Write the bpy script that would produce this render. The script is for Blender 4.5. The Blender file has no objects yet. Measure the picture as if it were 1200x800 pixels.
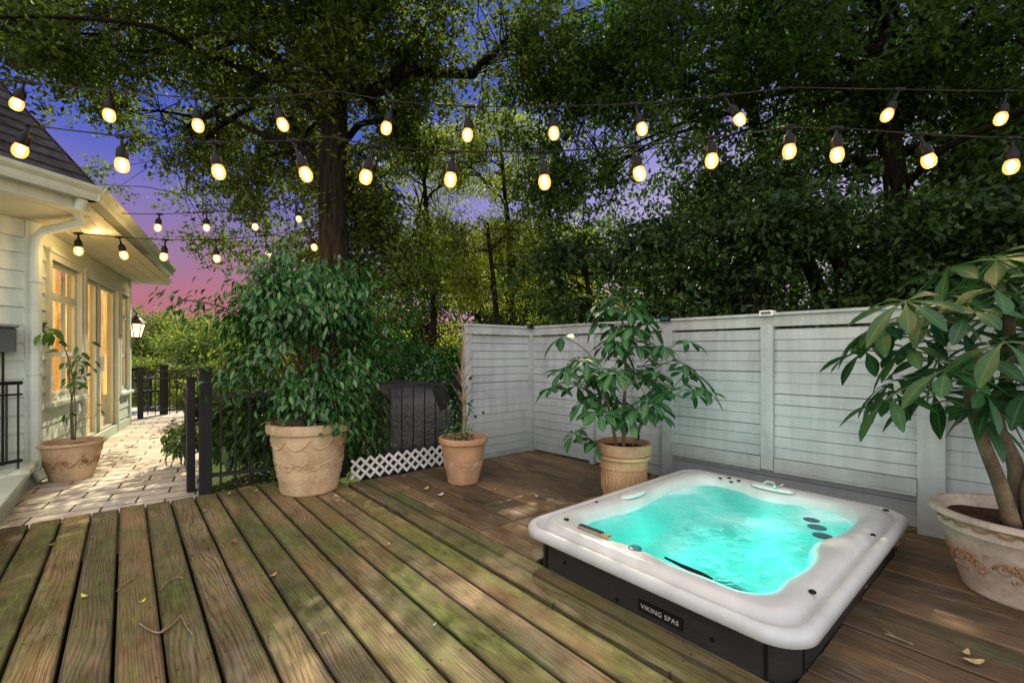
import bpy, math, random
import numpy as np
from mathutils import Vector, Matrix
from mathutils import noise as mnoise

random.seed(7)
rng = np.random.default_rng(11)
scene = bpy.context.scene
COL = scene.collection
PI = math.pi
CAMZ = 1.2
YAW = math.radians(40.46)
SN, CS = math.sin(YAW), math.cos(YAW)
FPX = 530.0


def at(px, py, d):
    """world point seen in direction (px,py) of the 1200x800 survey, at depth d along the view axis"""
    lat = (px - 600) / FPX * d
    return Vector((d * SN + lat * CS, d * CS - lat * SN, CAMZ - (py - 413) / FPX * d))


# ------------------------------------------------------------------ materials
def new_mat(name):
    m = bpy.data.materials.new(name)
    m.use_nodes = True
    nt = m.node_tree
    nt.nodes.clear()
    out = nt.nodes.new('ShaderNodeOutputMaterial')
    return m, nt, out


def N(nt, t, **kw):
    n = nt.nodes.new(t)
    for k, v in kw.items():
        if k in n.inputs:
            n.inputs[k].default_value = v
        else:
            setattr(n, k, v)
    return n


def ramp(nt, src, stops, interp='LINEAR'):
    r = nt.nodes.new('ShaderNodeValToRGB')
    r.color_ramp.interpolation = interp
    els = r.color_ramp.elements
    while len(els) < len(stops):
        els.new(0.5)
    for e, (p, c) in zip(els, stops):
        e.position = p
        e.color = (c[0], c[1], c[2], 1) if not isinstance(c, (int, float)) else (c, c, c, 1)
    nt.links.new(src, r.inputs[0])
    return r.outputs[0]


def mixc(nt, fac, a, b, mode='MIX'):
    m = nt.nodes.new('ShaderNodeMix')
    m.data_type = 'RGBA'
    m.blend_type = mode
    for sock, v in ((m.inputs[0], fac), (m.inputs[6], a), (m.inputs[7], b)):
        if isinstance(v, (int, float)):
            sock.default_value = v
        elif isinstance(v, tuple):
            sock.default_value = (v[0], v[1], v[2], 1)
        else:
            nt.links.new(v, sock)
    return m.outputs[2]


def math_(nt, op, a, b=0.0, c=None):
    m = nt.nodes.new('ShaderNodeMath')
    m.operation = op
    for s, v in zip(m.inputs, (a, b, c)):
        if v is None:
            continue
        if isinstance(v, (int, float)):
            s.default_value = v
        else:
            nt.links.new(v, s)
    return m.outputs[0]


def coords(nt, scale=(1, 1, 1), rot=(0, 0, 0), kind='Object'):
    tc = nt.nodes.new('ShaderNodeTexCoord')
    mp = nt.nodes.new('ShaderNodeMapping')
    mp.inputs['Scale'].default_value = scale
    mp.inputs['Rotation'].default_value = rot
    nt.links.new(tc.outputs[kind], mp.inputs[0])
    return mp.outputs[0]


def noise(nt, vec, scale, detail=4, rough=.55, dist=0.0):
    n = nt.nodes.new('ShaderNodeTexNoise')
    n.inputs['Scale'].default_value = scale
    n.inputs['Detail'].default_value = detail
    n.inputs['Roughness'].default_value = rough
    n.inputs['Distortion'].default_value = dist
    nt.links.new(vec, n.inputs['Vector'])
    return n.outputs['Fac']


def bump(nt, h, strength=.3, dist=.01):
    b = nt.nodes.new('ShaderNodeBump')
    b.inputs['Strength'].default_value = strength
    b.inputs['Distance'].default_value = dist
    nt.links.new(h, b.inputs['Height'])
    return b.outputs[0]


def pbr(nt, out, col, rough=.6, spec=.4, normal=None, metal=0.0, **kw):
    p = nt.nodes.new('ShaderNodeBsdfPrincipled')
    for nm, v in (('Base Color', col), ('Roughness', rough), ('Specular IOR Level', spec), ('Metallic', metal)):
        if isinstance(v, (int, float)):
            p.inputs[nm].default_value = v
        elif isinstance(v, tuple):
            p.inputs[nm].default_value = (v[0], v[1], v[2], 1)
        else:
            nt.links.new(v, p.inputs[nm])
    for k, v in kw.items():
        p.inputs[k].default_value = v
    if normal is not None:
        nt.links.new(normal, p.inputs['Normal'])
    nt.links.new(p.outputs[0], out.inputs[0])
    return p


def simple(name, c1, c2, scale=6, rough=.6, spec=.4, metal=0.0, bmp=.15, bdist=.004, stretch=(1, 1, 1)):
    m, nt, out = new_mat(name)
    v = coords(nt, stretch)
    n = noise(nt, v, scale, 6, .6)
    n2 = noise(nt, v, scale * 9, 3, .6)
    f = math_(nt, 'ADD', math_(nt, 'MULTIPLY', n, .7), math_(nt, 'MULTIPLY', n2, .3))
    c = ramp(nt, f, [(.35, c1), (.65, c2)])
    pbr(nt, out, c, rough, spec, bump(nt, n2, bmp, bdist), metal)
    return m


def leafmat(name, dark, mid, light, rough=.45, trans=.35, spec=.5, rib=False):
    """leaf: random per leaf, with slow clump variation and a translucent share"""
    m, nt, out = new_mat(name)
    g = nt.nodes.new('ShaderNodeNewGeometry')
    v = coords(nt)
    slow = noise(nt, v, .9, 3, .6)
    f = math_(nt, 'ADD', math_(nt, 'MULTIPLY', g.outputs['Random Per Island'], .55), math_(nt, 'MULTIPLY', slow, .45))
    c = ramp(nt, f, [(.12, dark), (.5, mid), (.88, light)])
    c = mixc(nt, .8, c, ramp(nt, noise(nt, v, 38, 3, .6), [(.3, .68), (.7, 1.25)]), 'MULTIPLY')
    if rib:
        ra = nt.nodes.new('ShaderNodeAttribute')
        ra.attribute_name = 'mid'
        c = mixc(nt, ramp(nt, ra.outputs['Fac'], [(.86, 0.), (.95, .6)]), c, (light[0] * 1.9, light[1] * 1.5, light[2] * 1.6))
        c = mixc(nt, ramp(nt, ra.outputs['Fac'], [(.0, .45), (.5, 0.)]), c, dark)
    # underside paler
    c = mixc(nt, math_(nt, 'MULTIPLY', g.outputs['Backfacing'], .10), c, (light[0] * 1.1, light[1] * 1.05, light[2] * 1.2))
    p = nt.nodes.new('ShaderNodeBsdfPrincipled')
    nt.links.new(c, p.inputs['Base Color'])
    p.inputs['Roughness'].default_value = rough
    p.inputs['Specular IOR Level'].default_value = spec
    t = nt.nodes.new('ShaderNodeBsdfTranslucent')
    tc = mixc(nt, 1.0, c, (1.5, 1.7, .6), 'MULTIPLY')
    nt.links.new(tc, t.inputs[0])
    ms = nt.nodes.new('ShaderNodeMixShader')
    ms.inputs[0].default_value = trans
    nt.links.new(p.outputs[0], ms.inputs[1])
    nt.links.new(t.outputs[0], ms.inputs[2])
    nt.links.new(ms.outputs[0], out.inputs[0])
    return m


def wood_deck(name, mossy):
    m, nt, out = new_mat(name)
    at_ = nt.nodes.new('ShaderNodeAttribute')
    at_.attribute_name = 'rnd'
    sep = nt.nodes.new('ShaderNodeSeparateColor')
    nt.links.new(at_.outputs['Color'], sep.inputs[0])
    r1, r2, r3 = sep.outputs
    tc = nt.nodes.new('ShaderNodeTexCoord')
    off = nt.nodes.new('ShaderNodeCombineXYZ')
    nt.links.new(math_(nt, 'MULTIPLY', r1, 37.), off.inputs[0])
    nt.links.new(math_(nt, 'MULTIPLY', r2, 53.), off.inputs[1])
    nt.links.new(math_(nt, 'MULTIPLY', r3, 29.), off.inputs[2])
    add = nt.nodes.new('ShaderNodeVectorMath')
    add.operation = 'ADD'
    nt.links.new(tc.outputs['Object'], add.inputs[0])
    nt.links.new(off.outputs[0], add.inputs[1])
    vb = add.outputs[0]

    def mp(scale):
        q = nt.nodes.new('ShaderNodeMapping')
        q.inputs['Scale'].default_value = scale
        nt.links.new(vb, q.inputs[0])
        return q.outputs[0]
    # grain: distorted rings stretched along the board
    warp = noise(nt, mp((6, .75, 7)), 1.0, 2, .45)
    sx = nt.nodes.new('ShaderNodeSeparateXYZ')
    nt.links.new(vb, sx.inputs[0])
    ph = math_(nt, 'ADD', math_(nt, 'MULTIPLY', sx.outputs[0], 95.), math_(nt, 'MULTIPLY', warp, 19.))
    ring = math_(nt, 'ABSOLUTE', math_(nt, 'SINE', math_(nt, 'MULTIPLY', ph, 2.2)))
    fine = noise(nt, mp((160, 3.0, 60)), 1.0, 5, .65)
    fine2 = noise(nt, mp((420, 9.0, 100)), 1.0, 3, .6)
    blot = noise(nt, mp((3.5, 1.6, 1)), 1.0, 5, .6)
    blot2 = noise(nt, mp((11, 5, 3)), 1.0, 6, .7)
    base = ramp(nt, blot, [(.30, (.055, .036, .016)), (.48, (.17, .112, .048)), (.70, (.36, .26, .12))])
    # silver weathering
    base = mixc(nt, ramp(nt, blot2, [(.42, 0.), (.72, .6)]), base, (.29, .265, .2))
    g = ramp(nt, math_(nt, 'ADD', math_(nt, 'MULTIPLY', ring, .26), math_(nt, 'MULTIPLY', fine, .95)), [(.36, .12), (.74, 1.30)])
    base = mixc(nt, .85, base, g, 'MULTIPLY')
    # brown stain boards
    base = mixc(nt, ramp(nt, math_(nt, 'ADD', math_(nt, 'MULTIPLY', r3, .6), math_(nt, 'MULTIPLY', blot, .5)), [(.5, 0.), (.8, .55)]), base, (.15, .09, .05))
    # moss and algae film, growing in patches and along edges
    mo = noise(nt, coords(nt, (1.6, .75, 1)), 1.3, 6, .68, .4)
    mo2 = noise(nt, mp((26, 7, 5)), 1.0, 5, .7)
    mf = math_(nt, 'ADD', math_(nt, 'MULTIPLY', mo, 1.0), math_(nt, 'MULTIPLY', mo2, .42))
    mf = math_(nt, 'ADD', mf, math_(nt, 'MULTIPLY', r2, .12))
    lo = .76 if mossy > .5 else .88
    mfac = ramp(nt, mf, [(lo - .12, 0.), (lo + .14, mossy)])
    mcol = ramp(nt, mo2, [(.35, (.028, .042, .010)), (.65, (.14, .185, .04))])
    base = mixc(nt, mfac, base, mcol)
    # dark spots, nail holes, knots
    vo = nt.nodes.new('ShaderNodeTexVoronoi')
    vo.inputs['Scale'].default_value = 1.0
    nt.links.new(mp((7, 2.2, 1)), vo.inputs['Vector'])
    base = mixc(nt, ramp(nt, vo.outputs['Distance'], [(.02, .85), (.085, 0.)]), base, (.035, .025, .018))
    base = mixc(nt, 1.0, base, ramp(nt, fine2, [(.28, .45), (.52, 1.08)]), 'MULTIPLY')
    if mossy < .5:
        base = mixc(nt, 1.0, base, (.62, .58, .58), 'MULTIPLY')
    tint = ramp(nt, r1, [(0., (.72, .74, .74)), (.5, (1., .98, .93)), (1., (1.35, 1.25, 1.05))])
    base = mixc(nt, 1.0, base, tint, 'MULTIPLY')
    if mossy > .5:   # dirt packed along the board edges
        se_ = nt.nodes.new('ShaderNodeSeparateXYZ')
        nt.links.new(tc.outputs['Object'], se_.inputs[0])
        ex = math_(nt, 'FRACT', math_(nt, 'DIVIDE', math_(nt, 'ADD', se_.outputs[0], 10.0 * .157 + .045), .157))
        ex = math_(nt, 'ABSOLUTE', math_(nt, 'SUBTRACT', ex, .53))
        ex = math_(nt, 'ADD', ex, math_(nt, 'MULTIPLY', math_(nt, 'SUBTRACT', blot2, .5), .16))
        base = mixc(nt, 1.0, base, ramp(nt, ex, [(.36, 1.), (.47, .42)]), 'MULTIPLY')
    if mossy > .5:   # screw heads over the joists
        so_ = nt.nodes.new('ShaderNodeSeparateXYZ')
        nt.links.new(tc.outputs['Object'], so_.inputs[0])
        fx = math_(nt, 'FRACT', math_(nt, 'DIVIDE', math_(nt, 'ADD', so_.outputs[0], 10.0 * .157 + .045), .157))
        fx = math_(nt, 'MULTIPLY', math_(nt, 'SUBTRACT', math_(nt, 'ABSOLUTE', math_(nt, 'SUBTRACT', fx, .53)), .30), .157)
        fy = math_(nt, 'MULTIPLY', math_(nt, 'SUBTRACT', math_(nt, 'FRACT', math_(nt, 'DIVIDE', math_(nt, 'ADD', so_.outputs[1], math_(nt, 'MULTIPLY', r1, .02)), .61)), .5), .61)
        dd = math_(nt, 'SQRT', math_(nt, 'ADD', math_(nt, 'MULTIPLY', fx, fx), math_(nt, 'MULTIPLY', fy, fy)))
        base = mixc(nt, ramp(nt, dd, [(.0045, .85), (.0075, 0.)]), base, (.02, .016, .013))
    hgt = math_(nt, 'ADD', math_(nt, 'MULTIPLY', fine, 1.), math_(nt, 'MULTIPLY', ring, .5))
    hgt = math_(nt, 'ADD', hgt, math_(nt, 'MULTIPLY', fine2, .6))
    pbr(nt, out, base, ramp(nt, blot2, [(.3, .5), (.7, .85)]), .35, bump(nt, hgt, .55, .004))
    return m


def paint_siding(name, col, dirt, sc=2.0):
    m, nt, out = new_mat(name)
    v = coords(nt)
    n = noise(nt, v, sc, 6, .65)
    streak = noise(nt, coords(nt, (9, 9, .7)), 1.5, 5, .6)
    fine = noise(nt, coords(nt, (3, 3, 40)), 3, 4, .6)
    c = ramp(nt, math_(nt, 'ADD', math_(nt, 'MULTIPLY', n, .55), math_(nt, 'MULTIPLY', streak, .45)), [(.32, dirt), (.58, col)])
    c = mixc(nt, .35, c, ramp(nt, fine, [(.3, .7), (.65, 1.05)]), 'MULTIPLY')
    chips = noise(nt, coords(nt, (6, 6, 26)), 5, 4, .75)
    c = mixc(nt, ramp(nt, chips, [(.66, 0.), (.70, .75)]), c, (dirt[0] * .45, dirt[1] * .42, dirt[2] * .36))
    # drips and algae creeping up from the foot of the boards
    tc = nt.nodes.new('ShaderNodeTexCoord')
    sz_ = nt.nodes.new('ShaderNodeSeparateXYZ')
    nt.links.new(tc.outputs['Object'], sz_.inputs[0])
    low = math_(nt, 'MULTIPLY', ramp(nt, sz_.outputs[2], [(0., 1.), (.55, 0.)]), math_(nt, 'MULTIPLY', streak, 1.1))
    c = mixc(nt, low, c, (dirt[0] * .5, dirt[1] * .58, dirt[2] * .42))
    pbr(nt, out, c, .62, .35, bump(nt, fine, .25, .002))
    return m


def glass_pane(name):
    m, nt, out = new_mat(name)
    tr = nt.nodes.new('ShaderNodeBsdfTransparent')
    gl = nt.nodes.new('ShaderNodeBsdfGlossy')
    gl.inputs['Roughness'].default_value = .02
    lw = nt.nodes.new('ShaderNodeFresnel')
    lw.inputs[0].default_value = 1.5
    ms = nt.nodes.new('ShaderNodeMixShader')
    nt.links.new(lw.outputs[0], ms.inputs[0])
    nt.links.new(tr.outputs[0], ms.inputs[1])
    nt.links.new(gl.outputs[0], ms.inputs[2])
    nt.links.new(ms.outputs[0], out.inputs[0])
    return m


def emit(name, col, strength, noise_amt=0., sc=3., col2=None, stretch=(1, 1, 1)):
    m, nt, out = new_mat(name)
    e = nt.nodes.new('ShaderNodeEmission')
    e.inputs[1].default_value = strength
    if col2 is None:
        e.inputs[0].default_value = (*col, 1)
    else:
        n = noise(nt, coords(nt, stretch), sc, 5, .6, .6)
        nt.links.new(ramp(nt, n, [(.35, col), (.65, col2)]), e.inputs[0])
    nt.links.new(e.outputs[0], out.inputs[0])
    return m


M = {}
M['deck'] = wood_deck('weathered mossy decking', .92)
M['deck_dry'] = wood_deck('weathered decking', .45)
M['fence'] = paint_siding('chalky grey white paint', (.43, .475, .49), (.27, .30, .31))
M['fence_trim'] = paint_siding('trim paint', (.41, .45, .46), (.26, .285, .285), 3)
M['siding'] = paint_siding('pale green grey siding', (.60, .70, .63), (.48, .56, .51))
M['trim'] = paint_siding('cream green trim', (.62, .68, .60), (.50, .56, .48), 4)
M['soffit'] = simple('soffit boards', (.55, .52, .40), (.68, .64, .50), 3, .6)
M['shingle'] = simple('roof shingles', (.035, .037, .045), (.10, .10, .115), 9, .9, .2, 0, .6, .01)
M['black_metal'] = simple('black metal', (.005, .005, .006), (.012, .012, .013), 5, .42, .35)
M['dark_post'] = simple('dark post', (.006, .007, .007), (.015, .016, .015), 4, .5, .25)
M['terracotta'] = simple('terracotta', (.30, .165, .085), (.46, .29, .17), 7, .8, .2)
M['clay'] = simple('sandy clay', (.34, .235, .13), (.62, .47, .29), 4, .85, .2, 0, .3, .006)
M['clay_red'] = simple('stained clay', (.22, .12, .065), (.38, .23, .13), 9, .85, .2)
M['clay_grey'] = simple('grey crusted clay', (.27, .22, .17), (.54, .46, .36), 5, .85, .2, 0, .3, .006)
M['clay_gold'] = simple('golden clay', (.30, .19, .09), (.52, .36, .19), 5, .8, .25)
M['soil'] = simple('potting soil', (.03, .018, .010), (.10, .05, .028), 20, .95, .1, 0, .8, .02)
M['bark'] = simple('oak bark', (.009, .008, .006), (.075, .062, .047), 4, .95, .1, 0, 1., .08, (6, 6, .8))
M['stem'] = simple('plant stem', (.07, .05, .03), (.19, .14, .085), 8, .8, .2)
M['green_stem'] = simple('green stem', (.06, .10, .03), (.12, .17, .05), 8, .6, .3)
M['oak_leaf'] = leafmat('oak leaves', (.024, .040, .010), (.070, .10, .022), (.20, .25, .05), .62, .48, .22)
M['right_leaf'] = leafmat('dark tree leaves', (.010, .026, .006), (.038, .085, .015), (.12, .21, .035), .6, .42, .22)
M['sunlit_leaf'] = leafmat('sunlit tree leaves', (.08, .10, .016), (.18, .23, .03), (.42, .46, .07), .5, .55)  # sunlight on these crowns put into a brighter leaf colour
M['hedge_leaf'] = leafmat('hedge leaves', (.006, .017, .005), (.020, .050, .012), (.07, .14, .028), .5, .3, .3)
M['ficus_leaf'] = leafmat('ficus leaves', (.006, .030, .008), (.018, .085, .018), (.08, .27, .05), .27, .25, .6)
M['scheff_leaf'] = leafmat('umbrella plant leaves', (.010, .042, .012), (.017, .070, .018), (.042, .125, .034), .42, .2, .4, True)
M['scheff_leaf_b'] = leafmat('umbrella plant leaves by spa', (.010, .050, .016), (.022, .10, .03), (.055, .18, .055), .42, .18, .4, True)
M['vine_leaf'] = leafmat('climbing leaves', (.02, .05, .012), (.05, .12, .025), (.16, .27, .06), .35, .3, .5)
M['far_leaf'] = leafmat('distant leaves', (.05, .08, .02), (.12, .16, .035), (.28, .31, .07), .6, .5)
M['grass'] = simple('lawn', (.02, .045, .012), (.07, .11, .03), 2, .95, .1, 0, .6, .03)
M['glass'] = glass_pane('window glass')
M['room'] = emit('warm glowing curtain', (.50, .17, .02), 1.6, col2=(1.0, .64, .20), sc=2.6, stretch=(2, 2, .7))  # room light put into the curtain as its own glow
M['bulb_core'] = emit('lamp filament', (1.0, .70, .33), 26)
M['lantern_glow'] = emit('lantern glass glow', (1.0, .72, .38), 2.4)
M['downlight'] = emit('downlight glow', (1.0, .72, .32), 9)
M['plastic_black'] = simple('black plastic', (.003, .003, .003), (.007, .006, .006), 8, .5, .2)
M['skirt'] = simple('spa cabinet', (.011, .010, .010), (.026, .023, .022), 4, .45, .4, 0, .2, .003, (1, 1, 8))
M['cover'] = simple('grill cover vinyl', (.014, .015, .016), (.034, .036, .038), 3, .36, .5, 0, .4, .02)
M['box_grey'] = simple('meter box grey', (.06, .075, .085), (.10, .12, .13), 5, .5)
M['lattice'] = simple('lattice', (.50, .50, .47), (.72, .72, .68), 8, .7)
M['white'] = simple('white plastic', (.72, .73, .72), (.8, .8, .79), 8, .4)
M['chrome'] = simple('worn brass', (.35, .30, .2), (.5, .44, .3), 8, .3, .5, .9)
M['silver'] = simple('badge silver', (.55, .55, .56), (.7, .7, .7), 8, .35, .5, .5)
M['jet'] = simple('jet', (.01, .07, .09), (.03, .14, .17), 8, .3, .5)
M['stucco'] = simple('neighbour wall', (.45, .42, .36), (.62, .58, .5), 3, .9)
M['roof_far'] = simple('neighbour roof', (.30, .28, .27), (.46, .43, .40), 6, .9)
M['win_dark'] = simple('dark window', (.02, .025, .03), (.05, .06, .07), 4, .15, .6)
M['dry_leaf'] = simple('dry leaf', (.30, .19, .07), (.55, .42, .2), 20, .8)
M['yellow_fallen'] = simple('yellow leaf', (.6, .5, .06), (.8, .7, .15), 20, .6)
M['red_fallen'] = simple('red leaf', (.25, .04, .02), (.4, .10, .05), 20, .6)
M['twig'] = simple('twig', (.16, .11, .07), (.30, .22, .14), 20, .9)


def mk_bulb_glass():
    m, nt, out = new_mat('bulb glass with halo glow')
    e = N(nt, 'ShaderNodeEmission')
    e.inputs[0].default_value = (1.0, .50, .10, 1)  # orange halo of the bulb put into the glass as emission
    e.inputs[1].default_value = 2.1
    t = N(nt, 'ShaderNodeBsdfTransparent')
    g = N(nt, 'ShaderNodeBsdfGlossy', Roughness=.03)
    m1 = N(nt, 'ShaderNodeMixShader')
    m1.inputs[0].default_value = .72
    nt.links.new(t.outputs[0], m1.inputs[1])
    nt.links.new(e.outputs[0], m1.inputs[2])
    m2 = N(nt, 'ShaderNodeMixShader')
    m2.inputs[0].default_value = .06
    nt.links.new(m1.outputs[0], m2.inputs[1])
    nt.links.new(g.outputs[0], m2.inputs[2])
    nt.links.new(m2.outputs[0], out.inputs[0])
    return m


M['bulb_glass'] = mk_bulb_glass()


def mk_acrylic():
    m, nt, out = new_mat('pearl acrylic shell')
    v = coords(nt)
    n = noise(nt, v, 5, 4, .6)
    c = ramp(nt, n, [(.3, (.42, .45, .43)), (.7, (.53, .55, .53))])
    p = pbr(nt, out, c, .3, .45)
    return m


M['acrylic'] = mk_acrylic()


def mk_water():
    """aerated water, scattered lamp light put in as emission: clear where calm, milky with bubbles where the jets blow"""
    m, nt, out = new_mat('glowing spa water')
    v = coords(nt)
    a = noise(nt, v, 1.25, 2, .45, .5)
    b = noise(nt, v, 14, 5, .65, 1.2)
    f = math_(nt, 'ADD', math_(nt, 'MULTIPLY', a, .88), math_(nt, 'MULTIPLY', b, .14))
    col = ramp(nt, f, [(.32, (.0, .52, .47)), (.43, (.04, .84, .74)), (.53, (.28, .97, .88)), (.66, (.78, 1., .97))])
    e = N(nt, 'ShaderNodeEmission')  # lamp light scattered in the water, put in as its own glow
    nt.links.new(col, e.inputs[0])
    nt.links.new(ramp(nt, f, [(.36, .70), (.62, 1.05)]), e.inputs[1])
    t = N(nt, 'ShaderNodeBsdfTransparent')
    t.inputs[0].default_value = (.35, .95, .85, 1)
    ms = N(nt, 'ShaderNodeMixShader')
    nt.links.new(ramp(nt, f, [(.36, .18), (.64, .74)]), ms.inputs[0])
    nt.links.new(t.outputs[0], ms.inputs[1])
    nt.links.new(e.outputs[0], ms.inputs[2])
    g = N(nt, 'ShaderNodeBsdfGlossy', Roughness=.06)
    rip = noise(nt, v, 16, 5, .6, 1.)
    bn = bump(nt, rip, .6, .02)
    nt.links.new(bn, g.inputs['Normal'])
    fr = N(nt, 'ShaderNodeFresnel')
    fr.inputs[0].default_value = 1.33
    nt.links.new(bn, fr.inputs['Normal'])
    m2 = N(nt, 'ShaderNodeMixShader')
    nt.links.new(fr.outputs[0], m2.inputs[0])
    nt.links.new(ms.outputs[0], m2.inputs[1])
    nt.links.new(g.outputs[0], m2.inputs[2])
    nt.links.new(m2.outputs[0], out.inputs[0])
    return m


M['water'] = mk_water()


def mk_pavers():
    m, nt, out = new_mat('brick pavers')
    v = coords(nt, (1, 1, 1), (0, 0, math.radians(8)))
    br = N(nt, 'ShaderNodeTexBrick')
    br.inputs['Scale'].default_value = 1.0
    br.inputs['Brick Width'].default_value = .40
    br.inputs['Row Height'].default_value = .20
    br.inputs['Mortar Size'].default_value = .009
    br.inputs['Mortar Smooth'].default_value = .3
    br.inputs['Color1'].default_value = (.50, .45, .36, 1)
    br.inputs['Color2'].default_value = (.66, .61, .51, 1)
    br.inputs['Mortar'].default_value = (.07, .062, .05, 1)
    wv = N(nt, 'ShaderNodeVectorMath', operation='ADD')
    nn = N(nt, 'ShaderNodeTexNoise', Scale=2.0)
    nt.links.new(v, nn.inputs['Vector'])
    sc = N(nt, 'ShaderNodeVectorMath', operation='SCALE')
    sc.inputs['Scale'].default_value = .03
    nt.links.new(nn.outputs['Color'], sc.inputs[0])
    nt.links.new(v, wv.inputs[0])
    nt.links.new(sc.outputs[0], wv.inputs[1])
    nt.links.new(wv.outputs[0], br.inputs['Vector'])
    d = noise(nt, v, 4, 6, .7)
    c = mixc(nt, .8, br.outputs['Color'], ramp(nt, d, [(.3, .55), (.65, 1.1)]), 'MULTIPLY')
    moss = noise(nt, v, 1.4, 5, .7)
    c = mixc(nt, ramp(nt, moss, [(.55, 0.), (.7, .35)]), c, (.16, .15, .07))
    h = math_(nt, 'SUBTRACT', math_(nt, 'MULTIPLY', d, .3), br.outputs['Fac'])
    pbr(nt, out, c, .8, .3, bump(nt, h, .6, .008))
    return m


M['pavers'] = mk_pavers()


# ------------------------------------------------------------------ mesh helpers
class MB:
    def __init__(s):
        s.v, s.f, s.c = [], [], []

    def add(s, vs, fs, col=None):
        o = len(s.v)
        s.v += [tuple(x) for x in vs]
        s.f += [tuple(i + o for i in f) for f in fs]
        s.c += [col] * len(fs)
        return s

    def box(s, x0, x1, y0, y1, z0, z1, ch=0., Mx=None, col=None):
        vs = [(x0, y0, z0), (x1, y0, z0), (x1, y1, z0), (x0, y1, z0)]
        if ch > 0:
            a = ch
            vs += [(x0, y0, z1 - a), (x1, y0, z1 - a), (x1, y1, z1 - a), (x0, y1, z1 - a)]
            vs += [(x0 + a, y0 + a, z1), (x1 - a, y0 + a, z1), (x1 - a, y1 - a, z1), (x0 + a, y1 - a, z1)]
            fs = [(3, 2, 1, 0), (8, 9, 10, 11)]
            for k in (0, 4):
                for i in range(4):
                    j = (i + 1) % 4
                    fs.append((k + i, k + j, k + 4 + j, k + 4 + i))
        else:
            vs += [(x0, y0, z1), (x1, y0, z1), (x1, y1, z1), (x0, y1, z1)]
            fs = [(3, 2, 1, 0), (4, 5, 6, 7), (0, 1, 5, 4), (1, 2, 6, 5), (2, 3, 7, 6), (3, 0, 4, 7)]
        if Mx is not None:
            vs = [Mx @ Vector(p) for p in vs]
        return s.add(vs, fs, col)

    def bar(s, p, q, w, h, up=(0, 0, 1), ch=0.):
        """box bar of section w (sideways) x h (up) from p to q"""
        p, q = Vector(p), Vector(q)
        d = (q - p)
        L = d.length
        d.normalize()
        u = Vector(up)
        sd = d.cross(u)
        if sd.length < 1e-4:
            sd = d.cross(Vector((1, 0, 0)))
        sd.normalize()
        u = sd.cross(d)
        Mx = Matrix(((sd.x, d.x, u.x, p.x), (sd.y, d.y, u.y, p.y), (sd.z, d.z, u.z, p.z), (0, 0, 0, 1)))
        return s.box(-w / 2, w / 2, 0, L, -h / 2, h / 2, ch, Mx)

    def tube(s, pts, radii, n=8, cap=True):
        pts = [Vector(p) for p in pts]
        if isinstance(radii, (int, float)):
            radii = [radii] * len(pts)
        prev = None
        vs, fs = [], []
        for i, p in enumerate(pts):
            t = (pts[min(i + 1, len(pts) - 1)] - pts[max(i - 1, 0)]).normalized()
            if prev is None:
                a = Vector((0, 0, 1)) if abs(t.z) < .9 else Vector((1, 0, 0))
                u = t.cross(a).normalized()
            else:
                u = (prev - t * prev.dot(t)).normalized()
            prev = u
            w = t.cross(u)
            for k in range(n):
                an = 2 * PI * k / n
                vs.append(p + (u * math.cos(an) + w * math.sin(an)) * radii[i])
        for i in range(len(pts) - 1):
            for k in range(n):
                k2 = (k + 1) % n
                fs.append((i * n + k, i * n + k2, (i + 1) * n + k2, (i + 1) * n + k))
        if cap:
            fs.append(tuple(range(n))[::-1])
            fs.append(tuple((len(pts) - 1) * n + k for k in range(n)))
        return s.add(vs, fs)

    def lathe(s, c, prof, n=40, wob=0.):
        c = Vector(c)
        vs, fs = [], []
        for (r, z) in prof:
            for k in range(n):
                an = 2 * PI * k / n
                rr = r * (1 + wob * math.sin(an * 3 + z * 7))
                vs.append(c + Vector((rr * math.cos(an), rr * math.sin(an), z)))
        for i in range(len(prof) - 1):
            for k in range(n):
                k2 = (k + 1) % n
                fs.append((i * n + k, i * n + k2, (i + 1) * n + k2, (i + 1) * n + k))
        fs.append(tuple(range(n))[::-1])
        fs.append(tuple((len(prof) - 1) * n + k for k in range(n)))
        return s.add(vs, fs)

    def ball(s, c, r, sz=1., nu=10, nv=6):
        c = Vector(c)
        prof = [(max(1e-4, r * math.sin(PI * i / nv)), -r * sz * math.cos(PI * i / nv)) for i in range(nv + 1)]
        return s.lathe(c, prof, nu)

    def poly(s, pts):
        return s.add(pts, [tuple(range(len(pts)))])

    def build(s, name, mat, parent=None, smooth=False, origin=None):
        me = bpy.data.meshes.new(name)
        o = bpy.data.objects.new(name, me)
        off = Vector(origin) if origin is not None else Vector((0, 0, 0))
        base = off
        if parent is not None and origin is None:
            r = parent
            base = world_loc(parent)
        me.from_pydata([(v[0] - base[0], v[1] - base[1], v[2] - base[2]) for v in s.v], [], s.f)
        me.materials.append(mat)
        if smooth:
            me.polygons.foreach_set('use_smooth', [True] * len(me.polygons))
        if any(c is not None for c in s.c):
            ca = me.color_attributes.new('rnd', 'FLOAT_COLOR', 'CORNER')
            arr = []
            for p in me.polygons:
                c = s.c[p.index] or (0.5, .5, .5)
                arr += [c[0], c[1], c[2], 1.] * p.loop_total
            ca.data.foreach_set('color', arr)
        me.update()
        COL.objects.link(o)
        if parent is not None:
            o.parent = parent
            # parts are written in world coordinates and sit at the thing's origin
            if origin is not None:
                o.location = off - world_loc(parent)
        elif origin is not None:
            o.location = off
        return o


WL = {}


def world_loc(o):
    r = Vector((0, 0, 0))
    while o is not None:
        r += Vector(o.location)
        o = o.parent
    return r


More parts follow.
